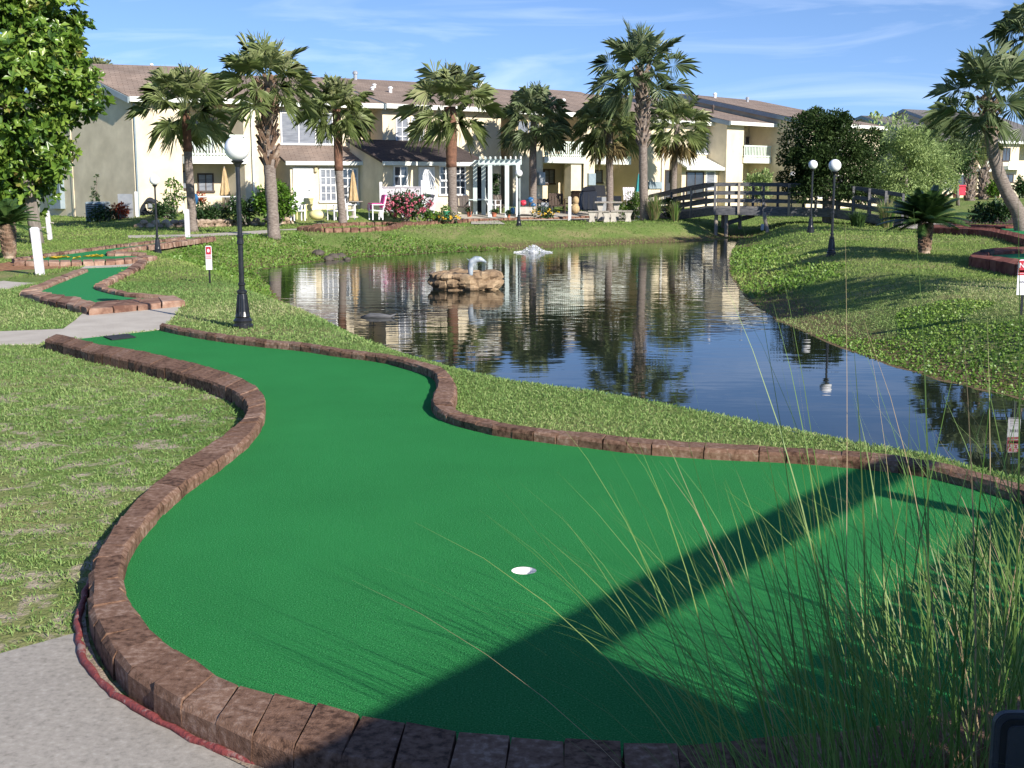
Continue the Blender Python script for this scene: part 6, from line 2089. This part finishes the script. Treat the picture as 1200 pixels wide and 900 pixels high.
b = MB(); b.box(s0, send, -.06, .06, zr + .03, ZTOP); b.build('top_rail', M_shelter, t, bevel=.006)
for sx in (s0 + .1, sp):
    b = MB(); b.box(sx - .06, sx + .06, -.058, .058, -.1, zr + .028); b.build('post', M_shelter, t)
b = MB()
k = 0
x = s0 + .2
sfill, _ = plane_hit(692, 772)
while x < send - .02:
    b.box(x, min(x + .135, send), -.1, -.062, .06, zp if x > sfill else ZTOP - .03)
    x += .139 if (x < sfill or x > sp - .9) else .172  # board gaps widened in the middle to let some sun onto the grass
b.build('boards', M_shelter, t)

# ---------------------------------------------------------------- ornamental grass in the foreground
def big_grass(label, px, py, n, seed, h, spread, lean_to=(0, 0), stalks=0):
    rg_ = np.random.default_rng(seed)
    p = G(px, py, 0)
    root = thing('ornamental_grass', (p.x, p.y, 0), label, 'ornamental grass', 'tall ornamental grass clumps in the foreground')
    V, Fc, RN = [], [], []
    ns = 7
    for i in range(n):
        az = rg_.random() * 6.283
        r0 = spread * .22 * rg_.random() ** .5
        b0 = np.array([math.cos(az) * r0, math.sin(az) * r0, -.02])
        az2 = az + rg_.normal() * .7
        stalk = i < stalks
        ln = h * (.45 + .6 * rg_.random()) if not stalk else h * (1.15 + .35 * rg_.random())
        lean = (.15 + 1.0 * rg_.random() ** 1.2) if not stalk else .12 + .25 * rg_.random()
        bend = (.25 + .8 * rg_.random()) if not stalk else .15 + .3 * rg_.random()
        o = np.array([math.cos(az2), math.sin(az2), 0]) * 1.0 + np.array([lean_to[0], lean_to[1], 0])
        o /= max(np.linalg.norm(o), 1e-6)
        w = (.0013 + .0021 * rg_.random() ** 1.5)
        th_ = lean * .6
        pos = b0.copy(); prev = []
        tone = rg_.random() * .62 if rg_.random() > .07 else .85 + .15 * rg_.random()
        tw = rg_.normal() * .6
        for s_ in range(ns + 1):
            t_ = s_ / ns
            sd = np.array([-o[1], o[0], 0]) * math.cos(tw) + o * math.sin(tw)
            ww = w * (1 - t_ ** 2.2 * .92)
            prev.append((pos - sd * ww, pos + sd * ww))
            th_ = min(lean * .6 + bend * t_ ** 1.6, 1.9)
            d = o * math.sin(th_) + np.array([0, 0, 1]) * math.cos(th_)
            pos = pos + d * ln / ns
            if pos[2] < .06: pos[2] = .06
        k = len(V)
        for a, c in prev:
            V.extend([a, c]); RN.extend([min(1, tone + .1 * rg_.random())] * 2)
        for s_ in range(ns):
            Fc.append((k + 2 * s_, k + 2 * s_ + 1, k + 2 * s_ + 3, k + 2 * s_ + 2))
    np_mesh('blades', np.array(V), np.array(Fc), M_blade, root, np.array(RN))
    return root
big_grass('dense tall grass clump nearest the middle of the bottom edge, spilling over the bricks', 985, 985, 170, 1, 1.2, 1.0, (-.8, .3), 7)
big_grass('tall grass clump with the longest stalks, left of the grey plaque', 1085, 950, 180, 2, 1.22, 1.1, (-.5, .35), 12)
big_grass('shaggy grass clump directly beside the grey plaque', 1180, 930, 170, 3, 1.2, 1.1, (-.15, .3), 6)
big_grass('grass clump at the right frame edge growing on the green side of the bricks', 1200, 780, 110, 4, .95, .9, (-.25, .1), 6)
big_grass('low wispy grass clump reaching left over the front bricks', 930, 1040, 70, 5, 1.3, .8, (-.9, .4), 3)
big_grass('grass clump behind the grey plaque at the right border curve', 1260, 850, 170, 6, 1.2, 1.0, (-.5, .2), 5)

# ---------------------------------------------------------------- grass and ground cover
def vis(X, Y, Z):
    dx, dy, dz = X, Y, Z - HC
    dep = dy * CT - dz * ST
    u = dx / dep * F + 600
    v = 450 - (dy * ST + dz * CT) / dep * F
    return (u > -90) & (u < 1290) & (v > 200) & (v < 1010)

def blocked(X, Y):
    m_ = np.zeros(X.shape, bool)
    for poly in BLOCKED:
        a = np.array([(p[0], p[1]) for p in poly])
        bx = (X > a[:, 0].min()) & (X < a[:, 0].max()) & (Y > a[:, 1].min()) & (Y < a[:, 1].max())
        if bx.any():
            idx_ = np.where(bx)[0]
            m_[idx_] |= pip(a, X[idx_], Y[idx_])
    return m_

def scatter(name, seed, xr, yr, dens, size, m, aspect, upright, kindf=None, thin=None, rndf=None):
    rg_ = np.random.default_rng(seed)
    n = int((xr[1] - xr[0]) * (yr[1] - yr[0]) * dens)
    X = xr[0] + rg_.random(n) * (xr[1] - xr[0]); Y = yr[0] + rg_.random(n) * (yr[1] - yr[0])
    k = vis(X, Y, np.zeros(n)); X, Y = X[k], Y[k]
    k = ~blocked(X, Y); X, Y = X[k], Y[k]
    s, W = shore_dist(X, Y)
    k = s > .04
    if kindf is not None:
        k &= kindf(X, Y, s, W)
    X, Y = X[k], Y[k]
    if thin is not None:
        k = rg_.random(len(X)) < thin(X, Y); X, Y = X[k], Y[k]
    Z = height(X, Y)
    n = len(X)
    P = np.stack([X, Y, Z - .004], 1)
    D = unit(np.stack([rg_.normal(size=n), rg_.normal(size=n), np.abs(rg_.normal(size=n)) * upright + upright * .5], 1))
    Nn = unit(np.stack([rg_.normal(size=n), rg_.normal(size=n), np.full(n, 1.2)], 1))
    rn = np.clip(.5 * rg_.random(n) + .35 * (vnoise(np.random.default_rng(5), X, Y, 1.1) + .55), 0, 1)
    rn = np.clip(rn + .12 * ((X > 2.5) & (Y > 14) & (Y < 40)), 0, 1)
    o = leaves(name, rg_, P, D, Nn, size * (.55 + .9 * rg_.random(n)), m, None, aspect=aspect, fold=.1, rnd=rn)
    o['kind'] = 'stuff'
    return n

def right_bank(X, Y, s, W):
    return (X > np.interp(Y, [8, 18, 30, 60], [2.2, 2.6, 4.6, 10])) & (Y < 19.5 + .9 * np.sin(X * 2) + .5 * np.sin(X * 5.3)) & (s < W * .8 + .3 * np.sin(X * 3 + Y * 2) + .25 * np.sin(X * 1.1 - Y * 2.3))
def not_right_bank(X, Y, s, W):
    return ~right_bank(X, Y, s, W)
nr = np.random.default_rng(77)
tot = 0
tot += scatter('lawn_grass', 1, (-4, 0), (4.2, 8.2), 5200, .024, M_grass, .2, .8, thin=bare)
tot += scatter('lawn_grass', 2, (-7, 8), (8.2, 13.5), 3000, .03, M_grass, .2, .8, not_right_bank, thin=bare)
tot += scatter('lawn_grass', 3, (0, 5), (5, 8.2), 3000, .03, M_grass, .2, .8, not_right_bank)
tot += scatter('lawn_grass', 4, (-10, 9), (13.5, 22), 900, .042, M_grass, .22, .7, not_right_bank)
tot += scatter('lawn_grass', 5, (-16, 16), (22, 38), 260, .055, M_grassfar, .22, .8, not_right_bank)
tot += scatter('lawn_grass', 6, (-26, 26), (38, 66), 70, .08, M_grassfar, .3, .6)
tot += scatter('ground_cover', 7, (1.5, 12), (8, 40), 1100, .036, M_cover, .75, .6, right_bank)
tot += scatter('ground_cover', 8, (-14, 9), (24, 46), 150, .08, M_cover, .6, .6, lambda X, Y, s, W: (s < W * (.74 + .2 * np.sin(X * 1.3) + .15 * np.sin(X * 3.1 + Y))) & ~right_bank(X, Y, s, W) & (Y > 26))
print('SCATTER', tot)
